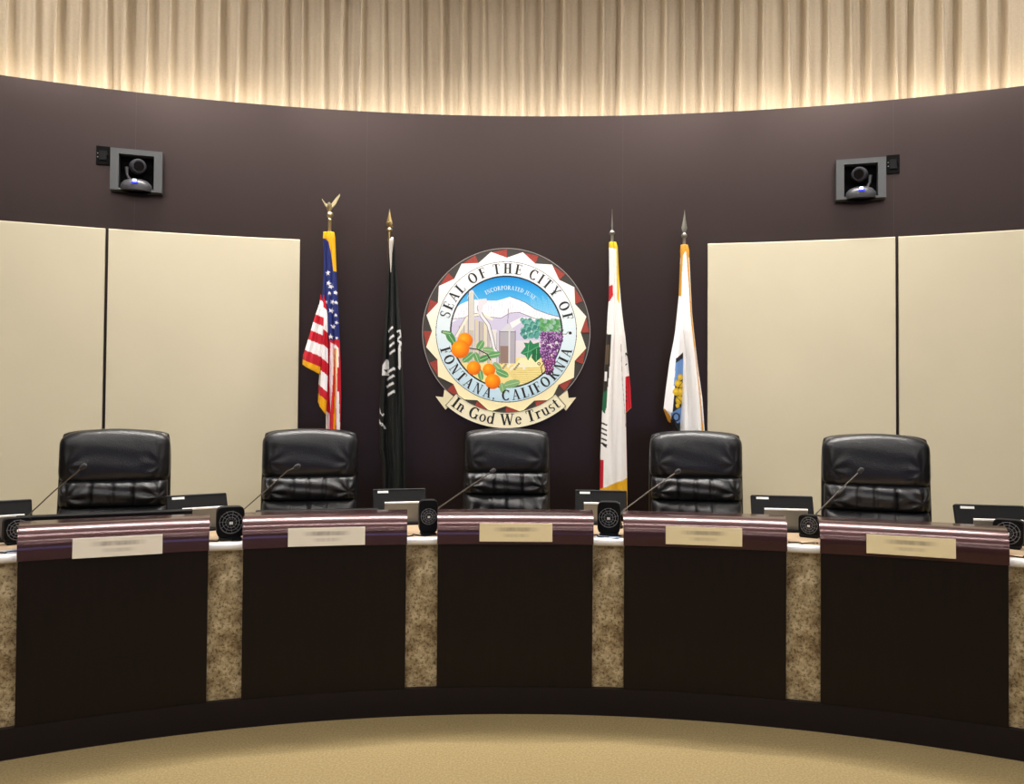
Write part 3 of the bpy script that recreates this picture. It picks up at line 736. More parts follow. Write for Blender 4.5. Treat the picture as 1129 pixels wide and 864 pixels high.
# ------------------------------------------------------------------ the seal
def seal():
    sc_pt = on_arc(558.3, 365.8, WR - .02, 0, WY)
    u = (on_arc(648.3, 365.8, WR - .02, 0, WY) - on_arc(468.3, 365.8, WR - .02, 0, WY)).length / 180.0   # metres per unit
    th = math.atan2(sc_pt.x, sc_pt.y - WY)
    t = empty('round_seal', wpt(th, WR - .018, sc_pt.z), -th, 'large round painted city seal with oranges, grapes and motto ribbon on the plum wall', 'seal')
    t.rotation_euler = (0, -ROLL * 0, -th)
    n = 96
    circ = lambda r, k=n: [(u * r * cos(2 * pi * i / k), u * r * sin(2 * pi * i / k)) for i in range(k)]
    d = MB(); d.poly(circ(92.5), -.012, .0155); d.build('backing_disc', SDARK, t)
    d = MB(); vs = [];
    k = 96
    for (r, y) in ((92.9, -.0135), (92.9, .0), (92.2, .0), (92.2, -.0135)):
        vs += [(u * r * cos(2 * pi * i / k), y, u * r * sin(2 * pi * i / k)) for i in range(k)]
    fs = [(r * k + i, r * k + (i + 1) % k, ((r + 1) % 4) * k + (i + 1) % k, ((r + 1) % 4) * k + i) for r in range(4) for i in range(k)]
    d.add(vs, fs); d.build('rim', RIMM, t)
    P2 = lambda a, r: (u * r * sin(radians(a)), u * r * cos(radians(a)))
    for i in range(16):
        red = MB()
        a = 22.5 * i
        q = [P2(a, 82), P2(a, 91.5), P2(a - 11.25, 89.5)]
        red.poly(q, -.014, -.0115); red.build('red_triangle', TRIMB, t)
    # star border painted cream towards the bottom
    K = 16 * 12; vs = []; cs = []
    for y in (-.0165, -.012):
        for rr in (0, 1):
            for i in range(K):
                a = 360 * i / K; ph = ((a - 11.25) % 22.5) / 22.5; f = abs(ph - .5) * 2
                # straight edges between point (r 90) and valley (r 82)
                p0 = np.array((90.0, 0)); p1 = np.array((82 * cos(radians(11.25)), 82 * sin(radians(11.25)))); w_ = 1 - f
                q = p0 * (1 - w_) + p1 * w_; ro = float(np.hypot(*q)); an = math.degrees(math.atan2(q[1], q[0]))
                base = a - ((a - 11.25) % 22.5) + (an if ph < .5 else 22.5 - an)
                r = ro if rr == 0 else 76.0
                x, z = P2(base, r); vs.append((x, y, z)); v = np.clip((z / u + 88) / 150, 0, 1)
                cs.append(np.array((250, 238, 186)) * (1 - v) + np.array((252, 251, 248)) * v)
    idx = lambda yy, rr, i: (yy * 2 + rr) * K + i % K
    fs = []
    for i in range(K):
        fs += [(idx(0, 0, i), idx(0, 0, i + 1), idx(0, 1, i + 1), idx(0, 1, i)), (idx(0, 0, i), idx(1, 0, i), idx(1, 0, i + 1), idx(0, 0, i + 1)), (idx(0, 1, i), idx(0, 1, i + 1), idx(1, 1, i + 1), idx(1, 1, i))]
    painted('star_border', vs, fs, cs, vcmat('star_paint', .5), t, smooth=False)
    # painted disc: ring and picture, in picture units of 1/4.019 view unit
    S = 4.019; N = 460; Rr = 78.5
    g = np.linspace(-Rr, Rr, N); GX, GY = np.meshgrid(g, -g)     # GY up positive
    X = GX * S + 415; Y = -GY * S + 405
    rad = np.hypot(GX, GY)
    P = Paint(X, Y, (235, 245, 250))
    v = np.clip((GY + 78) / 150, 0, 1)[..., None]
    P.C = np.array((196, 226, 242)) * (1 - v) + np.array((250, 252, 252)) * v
    ring = P.C.copy()
    # sky
    sk = np.clip((Y - 160) / 150, 0, 1)[..., None]
    P.C = np.array((10, 135, 215)) * (1 - sk) + np.array((110, 195, 238)) * sk
    tx = rng.rand(N, N, 1) * 10 - 5
    for i in range(26):
        x = 520 + i * 6; P.line([(x, 240 + (i * 37) % 30), (x + 10, 330)], 2, (160, 215, 240), .6)
    P.poly([(150, 350), (175, 315), (210, 285), (262, 262), (320, 268), (370, 268), (405, 258), (432, 249), (470, 262), (500, 275), (545, 305), (600, 325), (680, 342), (680, 420), (150, 420)], (246, 244, 248))
    P.line([(432, 249), (470, 262), (500, 275), (545, 305), (600, 325), (670, 342)], 3, (90, 90, 130))
    P.poly([(150, 380), (200, 350), (300, 338), (390, 345), (430, 322), (470, 318), (540, 345), (600, 352), (680, 352), (680, 470), (150, 470)], (205, 200, 226))
    P.poly([(430, 365), (480, 340), (560, 345), (620, 352), (680, 356), (680, 378), (600, 372), (540, 352), (480, 362), (440, 390)], (245, 240, 240))
    P.line([(180, 350), (300, 336), (390, 345), (430, 322), (470, 318), (540, 345), (600, 352), (670, 352)], 2.5, (80, 70, 110))
    for i in range(40):
        x = 180 + i * 12; P.line([(x, 270 + 25 * sin(i * 1.7) + (60 if x > 500 or x < 230 else 20)), (x - 4, 320 + 20 * sin(i))], 2, (190, 188, 215), .7)
    P.poly([(150, 450), (680, 440), (680, 540), (150, 540)], (224, 218, 224))
    P.poly([(150, 520), (400, 525), (680, 500), (680, 700), (150, 700)], (238, 222, 150))
    for i in range(9): P.line([(400 + i * 7, 560 + i * 8), (600 - i * 5, 552 + i * 11)], 3, (206, 176, 96), .6)
    P.poly([(480, 520), (560, 520), (560, 560), (440, 565)], (248, 238, 190))
    # works: columns
    for x0, x1, y0, c in ((205, 222, 380, (205, 195, 165)), (228, 240, 360, (226, 220, 200)), (246, 270, 228, (196, 190, 178)), (275, 290, 352, (216, 206, 176)), (294, 308, 360, (186, 180, 168)), (312, 328, 365, (222, 214, 190)), (332, 344, 380, (190, 182, 186)), (350, 372, 395, (225, 222, 222)), (372, 392, 410, (205, 200, 215))):
        P.poly([(x0, y0), (x1, y0), (x1, 545), (x0, 545)], c); P.line([(x0, y0), (x0, 545)], 1.6, (110, 100, 95), .8)
    P.line([(195, 425), (240, 345), (262, 332), (310, 330), (350, 350)], 11, (236, 232, 214)); P.line([(188, 425), (234, 340), (262, 326), (310, 324)], 1.8, (120, 110, 100))
    P.poly([(246, 228), (262, 220), (270, 228), (270, 400), (246, 400)], (214, 210, 200)); P.line([(246, 228), (246, 400)], 2, (90, 90, 90)); P.line([(270, 228), (270, 330)], 2, (90, 90, 90)); P.line([(258, 222), (240, 258)], 2, (225, 225, 220)); P.line([(262, 222), (290, 262)], 2, (225, 235, 240))
    P.line([(300, 270), (292, 300), (305, 335), (335, 375), (350, 430), (362, 485), (390, 515)], 17, (90, 88, 95)); P.line([(300, 270), (292, 300), (305, 335), (335, 375), (350, 430), (362, 485), (390, 515)], 12, (232, 232, 236))
    P.poly([(290, 262), (325, 258), (330, 275), (312, 290), (305, 330), (292, 330), (287, 290)], (226, 224, 232))
    P.poly([(385, 405), (420, 368), (455, 405), (455, 545), (385, 545)], (176, 172, 182)); P.poly([(385, 405), (420, 368), (455, 405)], (210, 212, 220)); P.poly([(388, 468), (425, 468), (425, 545), (388, 545)], (146, 122, 112))
    P.line([(385, 405), (455, 405)], 2, (90, 90, 100)); P.line([(385, 400), (385, 545)], 2, (110, 105, 110)); P.line([(428, 375), (428, 545)], 6, (216, 214, 216)); P.line([(420, 368), (424, 300)], 2.5, (110, 110, 120)); P.line([(455, 400), (455, 545)], 2, (100, 95, 100))
    for i in range(16): P.disc(395 + (i * 29) % 110, 545 + (i * 13) % 30, 5, (240, 236, 226) if i % 2 else (150, 140, 120))
    # trees and vine
    for i in range(60):
        x = 485 + (i * 37) % 85; y = 352 + (i * 23) % 78; P.disc(x, y, 10, ((86, 160, 150), (120, 185, 170), (60, 130, 120))[i % 3])
    for i in range(60):
        x = 570 + (i * 41) % 95; y = 352 + (i * 29) % 60; P.disc(x, y, 10, ((78, 150, 90), (110, 170, 110), (150, 190, 170))[i % 3])
    P.poly([(478, 500), (500, 470), (492, 452), (515, 455), (520, 440), (535, 458), (560, 450), (562, 480), (555, 505), (530, 500), (512, 532), (500, 510)], (40, 130, 84))
    P.poly([(530, 480), (575, 470), (568, 520), (545, 540), (528, 520)], (26, 104, 62))
    for a_, b_ in (((515, 460), (508, 525)), ((520, 490), (490, 500)), ((520, 490), (556, 470)), ((550, 480), (548, 530))): P.line([a_, b_], 2.5, (120, 190, 140))
    inside = (rad < 61.5)
    bg = P.C.copy()
    P.C = np.where(inside[..., None], bg, ring)
    ringline = (rad > 60.6) & (rad < 62.3); P.fill(ringline, (20, 22, 30)); P.fill(rad > 77.2, (40, 45, 55))
    for sx in (-70.2, 70.5): P.fill((GX - sx) ** 2 + (GY + .8) ** 2 < 1.7 ** 2, (25, 25, 30))
    # grapes over the ring
    rr = random.Random(2)
    for i in range(260):
        f = rr.random(); y = 405 + 185 * f; half = 50 * (1 - f) ** .8 * min(1, .72 + f * 1.5) + 6; x = 614 - 14 * f + 4 * sin(f * 9) + rr.uniform(-half, half)
        c = ((120, 60, 140), (150, 90, 165), (178, 128, 190), (96, 42, 110))[i % 4]; 
        if f > .65: c = ((150, 60, 130), (176, 90, 150), (120, 40, 100))[i % 3]
        P.disc(x, y, 7, (84, 40, 100)); P.disc(x - 1, y - 1, 5.4, c); P.disc(x - 2, y - 2.5, 1.8, (226, 200, 232))
    P.line([(650, 400), (640, 390), (655, 385), (668, 395), (660, 412), (680, 414), (690, 402)], 3, (110, 110, 105)); P.line([(585, 540), (570, 560), (575, 588), (600, 590)], 3.5, (40, 30, 30)); P.disc(560, 545, 7, (40, 30, 30)); P.disc(560, 545, 4, (235, 220, 160))
    # leaves
    def leaf(x, y, L, W, a, c1, c2):
        P.disc(x, y, L, c1, ry=W, rot=a); P.line([(x - L * .9 * cos(a), y - L * .9 * sin(a)), (x + L * .9 * cos(a), y + L * .9 * sin(a))], 2.5, c2)
    for q in ((168, 432, 32, 17, 1.0), (150, 412, 20, 9, .2), (300, 466, 24, 15, -1.0), (246, 520, 30, 16, -.7), (335, 486, 26, 13, .1), (315, 525, 26, 14, -.4), (360, 508, 30, 14, -.2), (375, 560, 24, 14, .8), (398, 590, 30, 15, .4), (440, 636, 38, 17, -.25), (400, 655, 24, 14, 1.3), (302, 596, 26, 12, 1.4), (285, 520, 24, 13, 1.2)):
        g_ = (q[0] * 7 + q[1]) % 3; leaf(*q, ((70, 140, 80), (96, 160, 100), (130, 175, 120))[g_], (190, 215, 170))
    P.line([(240, 478), (290, 485), (330, 505), (345, 530)], 5, (30, 30, 35))
    for (x, y, r) in ((232, 445, 34), (272, 567, 31), (339, 575, 28), (211, 484, 40), (356, 626, 34)):
        shaded_disc(P, x, y, r, (226, 104, 0), (255, 146, 0), (255, 180, 40))
    P.C = P.C + tx * (rad < 61)[..., None]
    keep = rad <= 78.0
    V = np.stack([GX * u, np.full_like(GX, -.0172), GY * u], -1).reshape(-1, 3)
    ii = np.arange(N * N).reshape(N, N); q = np.stack([ii[:-1, :-1], ii[1:, :-1], ii[1:, 1:], ii[:-1, 1:]], -1)
    kq = keep[:-1, :-1] & keep[1:, 1:] & keep[1:, :-1] & keep[:-1, 1:]
    q = q[kq]; used = np.unique(q); mp = -np.ones(N * N, int); mp[used] = np.arange(len(used))
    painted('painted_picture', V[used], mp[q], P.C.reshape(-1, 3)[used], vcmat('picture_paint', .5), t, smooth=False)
    # lettering
    sz = 11.4
    tp = arc_text('SEAL OF THE CITY OF', sz, 64.4, -78.5, 79.5, True)
    bt = arc_text('FONTANA, CALIFORNIA', sz, 75.6, 180 + 76, 180 - 76, False)
    U = lambda ps: [[(x * u, z * u) for x, z in q] for q in ps]
    letters('lettering', U(tp + bt), -.0182, -.0172, INK, t)
    letters('small_lettering', U(arc_text('INCORPORATED JUNE', 4.6, 46.5, -29, 41, True)), -.0180, -.0172, WINK, t)
    # ribbon
    rb = MB(); n = 40; vs = []
    # arc centred above, lower border reaching 106 below the seal centre
    def ra(x0, x1, z_top):   # circle arc through points
        pass
    cz = -6.0   # arc centre above seal centre; radii chosen from the photo
    Ro, Ri = 100.4, 83.0
    a_end = 41.2
    outer = [(u * Ro * sin(radians(-a_end + 2 * a_end * i / n)), u * (cz - Ro * cos(radians(-a_end + 2 * a_end * i / n)))) for i in range(n + 1)]
    inner = [(u * Ri * sin(radians(-a_end + 2 * a_end * i / n)), u * (cz - Ri * cos(radians(-a_end + 2 * a_end * i / n)))) for i in range(n + 1)]
    RIB = mat('cream_ribbon_paint', (250, 243, 210), .5)
    for i in range(n):
        rb.poly([outer[i], outer[i + 1], inner[i + 1], inner[i]], -.025, -.0185, 0)
    rbo = rb.build('ribbon', RIB, t)
    for sx in (-1, 1):
        ta = MB()
        pts = [(62, -66), (70, -62), (74, -73.5) , (79.5, -72), (76, -80), (66, -89), (59, -78)]
        pts = [(56, -73), (67.7, -64.3), (69, -72.6), (77.5, -71.8), (66.3, -86.5), (60, -80)]
        q = [(sx * x * u, z * u) for x, z in pts]
        if sx < 0: q = q[::-1]
        ta.poly(q[::-1], -.0215, -.0165)
        ta.build('ribbon_tail', mat('shaded_ribbon_paint', (240, 230, 192), .5), rbo)
    ol = MB()
    for L_ in (outer, inner): ol.tube([(x, -.0252, z) for x, z in L_], .0022, 5)
    for i in (0, n): ol.tube([(outer[i][0], -.0252, outer[i][1]), (inner[i][0], -.0252, inner[i][1])], .0022, 5)
    ol.build('ribbon_outline', INK, rbo)
    mt = arc_text('In God We Trust', 12.4, 96.8, 180 + 39, 180 - 39, False, 1.05)
    mt = [[(x * u, (z + cz) * u) for x, z in q] for q in mt]
    letters('motto_lettering', mt, -.0262, -.025, INK, rbo)
seal()

# ------------------------------------------------------------------ flags
FY = 6.22
def flag(name, pieces, label, loc_px, step=.5):
    """pieces: rows [(y, xl, xr)], depth offset, fold list, paint function(Paint). A hanging bundle with a front and a back."""
    p0 = at(loc_px, 400, FY); org = Vector((p0.x, FY, 0))
    Vs, Fs, Cs = [], [], []; off = 0
    for rows, dep, nf, amp, fn in pieces:
        ys = np.arange(rows[0][0], rows[-1][0] + .01, .8); nx = 44
        xl = np.interp(ys, [r[0] for r in rows], [r[1] for r in rows]); xr = np.interp(ys, [r[0] for r in rows], [r[2] for r in rows])
        sl = rows[0][3] if len(rows[0]) > 3 else 0
        uu = np.linspace(0, 1, nx + 1)
        X = xl[:, None] + (xr - xl)[:, None] * uu[None]; Yp = np.repeat(ys[:, None], nx + 1, 1)
        # slanted lower border
        vv = (ys - ys[0]) / max(ys[-1] - ys[0], 1); Yp = Yp + sl * (uu[None] - .5) * (vv[:, None] ** 3)
        P = Paint(X, Yp, (255, 255, 255)); fn(P)
        grow = np.clip(vv * 1.5 + .25, 0, 1)[:, None]
        wd = (xr - xl)[:, None] / 142.
        edge = np.sqrt(np.clip(1 - (2 * uu[None] - 1) ** 2, 0, 1))
        fold = np.sin(uu[None] * pi * 2 * nf + .8 * np.sin(vv[:, None] * 4) + 1.2 * dep * 10) + .35 * np.sin(uu[None] * pi * 2 * (nf * 2.3) + 3 * vv[:, None]) 
        d1 = dep - edge * np.minimum(wd * .35, .05) - 1.5 * amp * grow * fold * edge
        d2 = dep + edge * np.minimum(wd * .35, .05) + amp * .6 * grow * np.sin(uu[None] * pi * 2 * (nf + .7) + 1) * edge + .004
        n_r = len(ys)
        for side, d in ((0, d1), (1, d2)):
            V = np.zeros((n_r, nx + 1, 3))
            for i in range(n_r):
                for j_ in range(nx + 1):
                    w_ = at(X[i, j_], Yp[i, j_], FY); V[i, j_] = (w_.x - org.x, d[i, j_], w_.z)
            ii = np.arange(n_r * (nx + 1)).reshape(n_r, nx + 1) + off
            q = np.stack([ii[:-1, :-1], ii[1:, :-1], ii[1:, 1:], ii[:-1, 1:]], -1).reshape(-1, 4)
            if side: q = q[:, ::-1]
            Vs.append(V.reshape(-1, 3)); Fs.append(q); Cs.append(P.C.reshape(-1, 3)); 
            if side == 0: i0 = ii
            else:
                for c0, c1 in ((0, 0), (nx, nx)):
                    a = i0[:-1, c0]; b = i0[1:, c0]; c = ii[1:, c0]; e = ii[:-1, c0]
                    Fs.append(np.stack([a, e, c, b] if c0 == 0 else [a, b, c, e], -1))
                a = i0[-1, :-1]; b = i0[-1, 1:]; c = ii[-1, 1:]; e = ii[-1, :-1]; Fs.append(np.stack([a, e, c, b], -1))
                a = i0[0, :-1]; b = i0[0, 1:]; c = ii[0, 1:]; e = ii[0, :-1]; Fs.append(np.stack([b, c, e, a], -1))
            off += n_r * (nx + 1)
    o = painted(name, np.concatenate(Vs), np.concatenate(Fs), np.concatenate(Cs), vcmat('flag_cloth', .6, .35, bump=.12, bscale=900), loc=org)
    tag(o, label, 'flag', 'flags hanging before the plum wall')
    return o
RED, WHT, BLU, GOLD = (204, 26, 48), (254, 252, 254), (36, 48, 118), (250, 184, 20)
def star(P, x, y, r, rot=0, c=WHT):
    P.poly([(x + (r if i % 2 == 0 else r * .42) * sin(pi * i / 5 + rot), y - (r if i % 2 == 0 else r * .42) * cos(pi * i / 5 + rot)) for i in range(10)], c)
# american flag
def us_main(P):
    P.C[:] = BLU
    P.poly([(330, 379), (400, 372), (400, 640), (330, 640)], RED)
    P.poly([(366, 378), (369.5, 380), (368, 430), (366, 455), (363.5, 420)], (240, 215, 222))
    P.poly([(360, 452), (364, 456), (364, 500), (360, 500)], WHT); P.poly([(371, 380), (374, 384), (376, 560), (371.5, 560)], WHT); P.poly([(373, 405), (377, 405), (377, 432), (373, 432)], RED)
    P.line([(371.2, 385), (370.6, 430), (369.2, 480), (369, 560)], 2.0, GOLD)
    for x, y, r, a in ((362.5, 301.5, 3.3, 0), (363.5, 313, 3.2, .3), (366, 316.5, 3, .5), (370.5, 323, 2.8, .2), (364.5, 324, 2.4, 0), (367.5, 333.5, 3, .4), (371.2, 334, 2.4, 0), (361, 333.5, 2, .2), (366.5, 343, 3.2, .3), (371, 348, 2.4, 0), (368.5, 360.5, 3, .2), (366, 371.5, 3.2, 0), (372.3, 373, 2, .4), (371.8, 356, 2, .3), (370, 382.5, 2.6, .1)):
        star(P, x, y, r, a)
    P.poly([(350, 250), (375, 250), (375, 280), (371.6, 300), (368.4, 300), (366.2, 282), (363.5, 268), (360, 264), (350, 262)], GOLD)
def us_left(P):
    P.C[:] = RED; s = P.Y - .42 * (P.X - 350)
    for a, b in ((330, 347.5), (357, 367), (378, 391)): P.fill((s > a) & (s <= b), WHT)
    P.fill(s > 402.5, GOLD)
def us_mid(P):
    P.C[:] = RED; s = P.Y - .9 * (P.X - 359)
    for a, b in ((340, 364), (381, 397), (411, 429)): P.fill((s > a) & (s <= b), WHT)
    P.fill(s > 439, GOLD)
flag('american_flag', [
    ([(256, 356.5, 368.5), (262, 356, 369.5), (275, 357, 370), (300, 357, 371), (335, 355, 372.5), (350, 357.5, 373.5), (400, 359, 375.5), (440, 359, 376), (475, 359.5, 375), (560, 360, 374)], .0, 2.5, .012, us_main),
    ([(326, 355.6, 356.2, 11), (336, 354.5, 358.5), (350, 349.5, 359), (375, 342.5, 358), (396, 336.5, 356.5), (408, 335.8, 355)], -.07, 1.3, .010, us_left),
    ([(326, 358, 358.6, 14), (340, 357, 361.5), (350, 356.5, 362.5), (400, 354.5, 363), (430, 352.5, 362), (450, 352, 360.5)], -.045, 1.0, .010, us_mid)],
    'american flag draped from the eagle-topped pole, stars above red and white stripes', 362)
# black flag
def pow_main(P):
    P.C[:] = (17, 21, 20)
    W = (225, 226, 226)
    for i, (x, y) in enumerate(((431.5, 362), (432.5, 371), (433, 379), (433.5, 387), (432, 407), (431.5, 415), (431, 423), (432, 432))):
        w_ = 4.4 if i > 3 else 3
        P.poly([(x - w_, y + 2.5), (x + w_ * .9, y - 2.2), (x + w_, y + .6), (x - w_ * .9, y + 5)], W)
    P.line([(438.5, 366), (441.5, 364.5), (442.5, 370), (439.5, 374)], 1.8, W); P.line([(439.5, 376), (442.3, 378), (441, 383)], 2.2, W); P.line([(441, 384), (441, 406)], 2.6, W)
    P.poly([(421.5, 414), (422, 403), (427, 396), (429.5, 398), (430, 406), (428, 409), (430, 414)], W); P.poly([(424, 408), (428, 407), (427, 411)], (17, 21, 20))
    P.line([(418.5, 449), (420, 455), (423, 458), (424, 456)], 1.1, W)
    P.line([(418.6, 463), (420, 467)], 1.4, W); P.disc(421.8, 467.5, 1.7, W); P.disc(421.8, 467.5, .8, (17, 21, 20)); P.line([(424, 469), (425.2, 472)], 1.4, W)
def lany(P): P.C[:] = (214, 208, 200)
flag('black_flag', [
    ([(264, 428.5, 434), (275, 428, 436), (300, 427, 438), (340, 425.5, 440), (360, 424, 441.5), (380, 422.5, 443), (410, 421, 444), (440, 419, 445.5), (470, 418, 446.5), (495, 418.5, 447), (512, 421.5, 447), (560, 422, 447)], .0, 2.2, .016, pow_main),
    ([(262.5, 432, 434.4), (266, 429.3, 434.6), (280, 429.8, 432.8), (301, 431, 432)], -.03, .5, .001, lany)],
    'black flag with white lettering, draped from the brass spear-topped pole', 428)
# bear flag
def ca_main(P):
    P.C[:] = (254, 252, 250)
    P.poly([(671, 262), (683, 262), (683, 300), (682, 336), (679.5, 330), (679, 275), (671, 273)], (240, 200, 40))
    P.poly([(671, 316), (675, 314), (675.5, 326), (672, 332), (671, 332)], (205, 30, 46))
    P.poly([(664, 368), (673, 369), (672, 395), (670, 420), (668, 438), (662, 430)], (44, 38, 34)); P.poly([(668, 380), (671, 380), (670, 402), (667, 402)], (96, 78, 58)); P.poly([(666.5, 410), (668.5, 410), (668, 420), (666, 420)], WHT)
    P.poly([(660, 436), (668.5, 430), (668, 448), (666, 456), (660, 446)], (28, 104, 68))
    for y in (466, 472, 477, 483, 488): P.line([(663, y), (667.5, y + 2.2)], 1.7, (34, 30, 30))
    P.line([(664.5, 489), (667, 492)], 2, (34, 30, 30))
    P.poly([(655, 505), (665, 507), (664.3, 560), (655, 560)], (200, 28, 46))
    P.poly([(660, 539), (670, 535), (692, 526), (692, 570), (660, 570)], (240, 184, 36))
    P.line([(683.5, 380), (685, 420), (688.5, 452), (689.5, 470)], .8, (190, 184, 182))
    P.poly([(689.5, 440), (695, 440), (695, 490), (691.2, 520), (690, 480)], (196, 30, 46))
def ca_right(P):
    P.C[:] = (252, 250, 248)
    P.line([(688.3, 403), (688, 396), (690.5, 389), (692.5, 392)], 1.5, (40, 36, 36)); P.line([(688, 404), (691.5, 401)], 1.2, (40, 36, 36))
    P.poly([(680, 428), (690, 415.5), (700, 412), (700, 470), (680, 470)], (200, 32, 48))
    for y in (425, 430, 435, 440): P.line([(687, y), (690.5, y + 2)], 1.6, (60, 30, 34))
    s = P.Y + .75 * (P.X - 690); P.fill(s > 454, (242, 190, 40))
flag('bear_flag', [
    ([(267, 671.5, 679.5), (272, 671.3, 681), (300, 671.8, 682.3), (330, 671.3, 684.5), (345, 670, 686), (370, 668.8, 689), (395, 667, 689.5), (420, 665.8, 689.5), (450, 664, 690), (500, 662, 691), (541, 661.3, 691.6), (565, 661, 691.5)], .0, 1.6, .013, ca_main),
    ([(345, 683, 686.2, -8), (370, 684, 690), (400, 685.5, 693), (430, 687, 696), (453, 687.5, 697)], .03, .9, .008, ca_right)],
    'white flag with red lower edge and gold fringe, left of the two white flags', 675)
# city flag
def cf_main(P):
    P.C[:] = (254, 254, 254)
    G = (222, 160, 52)
    P.poly([(746, 268), (764, 268), (764, 283), (758.5, 284), (755, 277), (751, 284), (746, 284)], G)
    P.line([(757, 280), (759.5, 315), (761.5, 350), (765, 382), (770, 425), (773, 460), (774.5, 500), (776, 560)], 2.4, G)
    P.line([(751.6, 280), (750.3, 300), (749.4, 326)], 2.0, (214, 158, 60))
    P.line([(765.5, 383), (772, 440), (777, 490)], .8, (200, 200, 206))
def cf_left(P):
    P.C[:] = (252, 252, 254)
    bl, dk = (108, 150, 210), (22, 24, 34)
    P.poly([(742.5, 396), (752, 388.5), (753, 478), (748, 479), (736, 473), (741, 430)], dk)
    P.poly([(742, 401), (752, 395), (752, 418), (746, 420), (740, 426), (741.5, 410)], bl)
    for x, y, r in ((748, 416, 3.4), (745, 423, 4), (750, 424, 3.6), (743, 432, 4.2), (748.5, 432, 4.2), (746.5, 441, 4.6), (750.5, 440, 3), (744.5, 447, 2.6)): P.disc(x, y, r, (226, 184, 30)); P.disc(x - .6, y - .6, r * .45, (246, 216, 70))
    P.line([(745, 428), (752, 420)], .8, (60, 46, 20)); P.line([(743, 437), (752, 446)], .8, (60, 46, 20))
    P.line([(740, 448), (743, 452)], 1.4, dk); P.poly([(737, 455), (748, 449), (752, 449), (752, 464), (745, 466), (738, 462)], bl)
    P.disc(742.8, 459.5, 5, dk); P.disc(742.8, 459.5, 3.2, bl)
    P.poly([(737, 466), (748, 474), (748, 478), (738, 471)], dk)
    P.poly([(728, 450), (731, 450), (737, 459), (738, 470), (729, 458)], (222, 160, 52))
flag('city_flag', [
    ([(270, 750.5, 758.5), (276, 750, 760), (283, 750.2, 760), (325, 748.5, 762), (345, 746.5, 763), (365, 744.5, 765), (400, 749, 769), (440, 748, 774.5), (478, 747, 777), (560, 746, 778)], .0, 1.7, .013, cf_main),
    ([(330, 748, 748.6, 14), (345, 746, 749.5), (362, 743.8, 751.5), (375, 741.8, 752), (400, 737, 751.8), (430, 733.2, 751.2), (456, 730.5, 749), (470, 735, 748.3)], -.04, .8, .008, cf_left)],
    'white flag with gold fringe and blue and yellow emblem, beside the beige panel', 755)
# poles
def flag_pole(px, y_tip, y_top, kind, label, tilt=0):
    p = at(px, y_top, FY); zt = p.z - DAIS; tip = at(px, y_tip, FY).z - DAIS
    t = empty('flag_pole', (p.x, FY + .035, DAIS), 0, label, 'flag pole', 'flag poles before the plum wall')
    MB().lathe([(.15, 0), (.155, .015), (.15, .03), (.07, .045), (.03, .08), (.025, .14)], 28).build('base', BRASS, t, smooth=40)
    MB().tube([(0, 0, .13), (0, 0, zt - .02)], .014, 14).build('pole', WOODP, t, smooth=60)
    L = tip - zt
    f = MB()
    if kind == 'eagle':
        f.lathe([(.012, zt - .03), (.013, zt + .10), (.017, zt + .105), (.012, zt + .115), (.022, zt + .125), (.026, zt + .14), (.022, zt + .155), (.010, zt + .165)], 16)
        b = zt + .165; f.build('ferrule', BRASS2, t, smooth=50); f = MB()
        f.tube([(-.012, .01, b - .005), (-.004, -.002, b + .03), (0, -.014, b + .05), (-.004, -.022, b + .062), (-.010, -.034, b + .060)], [.010, .022, .017, .010, .003], 10)
        for sx, ex, ez in ((-1, -.062, .095), (1, .075, .125)):
            k = (ex, ez - .04)
            pts = [(sx * .006, b + .015), (ex * .55, b + ez * .45), (ex, b + ez), (ex * .98, b + ez + .014 if sx > 0 else b + ez + .006), (ex * .55, b + ez * .82 if sx > 0 else b + ez * .7), (sx * .006, b + .055)]
            if sx < 0: pts = pts[::-1]
            f.poly(pts, -.006, .006)
        f.build('eagle', BRASS2, t, smooth=35)
    else:
        f.lathe([(.012, zt - .03), (.012, zt + L * .24), (.02, zt + L * .26), (.024, zt + L * .30), (.016, zt + L * .35), (.009, zt + L * .38)], 16)
        f.build('ferrule', BRASS if kind == 'brass' else SILVER, t, smooth=50); f = MB()
        w_ = {'brass': .024, 'thin': .007, 'silver': .022}[kind]
        s = [(0, -.3)]
        pr = [(.006, .36), (w_ * .8, .44), (w_, .52), (w_ * .55, .70), (w_ * .2, .88), (.001, 1.0)]
        vs = [];
        for (r, zz) in pr:
            for k in range(4):
                a = pi / 2 * k; vs.append((r * cos(a) + (.006 * (zz - .5) if kind == 'silver' else 0), r * .45 * sin(a), zt + L * zz))
        fs = [(i * 4 + k, i * 4 + (k + 1) % 4, (i + 1) * 4 + (k + 1) % 4, (i + 1) * 4 + k) for i in range(len(pr) - 1) for k in range(4)] + [(3, 2, 1, 0), tuple(range(20, 24))]
        f.add(vs, fs)
        if kind == 'brass':
            f.tube([(w_ * cos(a * .9), .45 * w_ * sin(a * .9), zt + L * (.40 + .03 * a)) for a in range(7)], .004, 6)
        f.build('spearhead', BRASS if kind == 'brass' else SILVER, t, smooth=30)
flag_pole(362.5, 218, 256, 'eagle', 'flag pole topped with a brass eagle, carrying the american flag')
flag_pole(428.5, 229, 262, 'brass', 'flag pole topped with a brass spear, carrying the black flag')
flag_pole(675.5, 229, 267, 'thin', 'flag pole with a thin spike tip, left of the two holding white flags')
flag_pole(755.5, 230, 271, 'silver', 'flag pole with a silver spearhead, nearest the right beige panels')

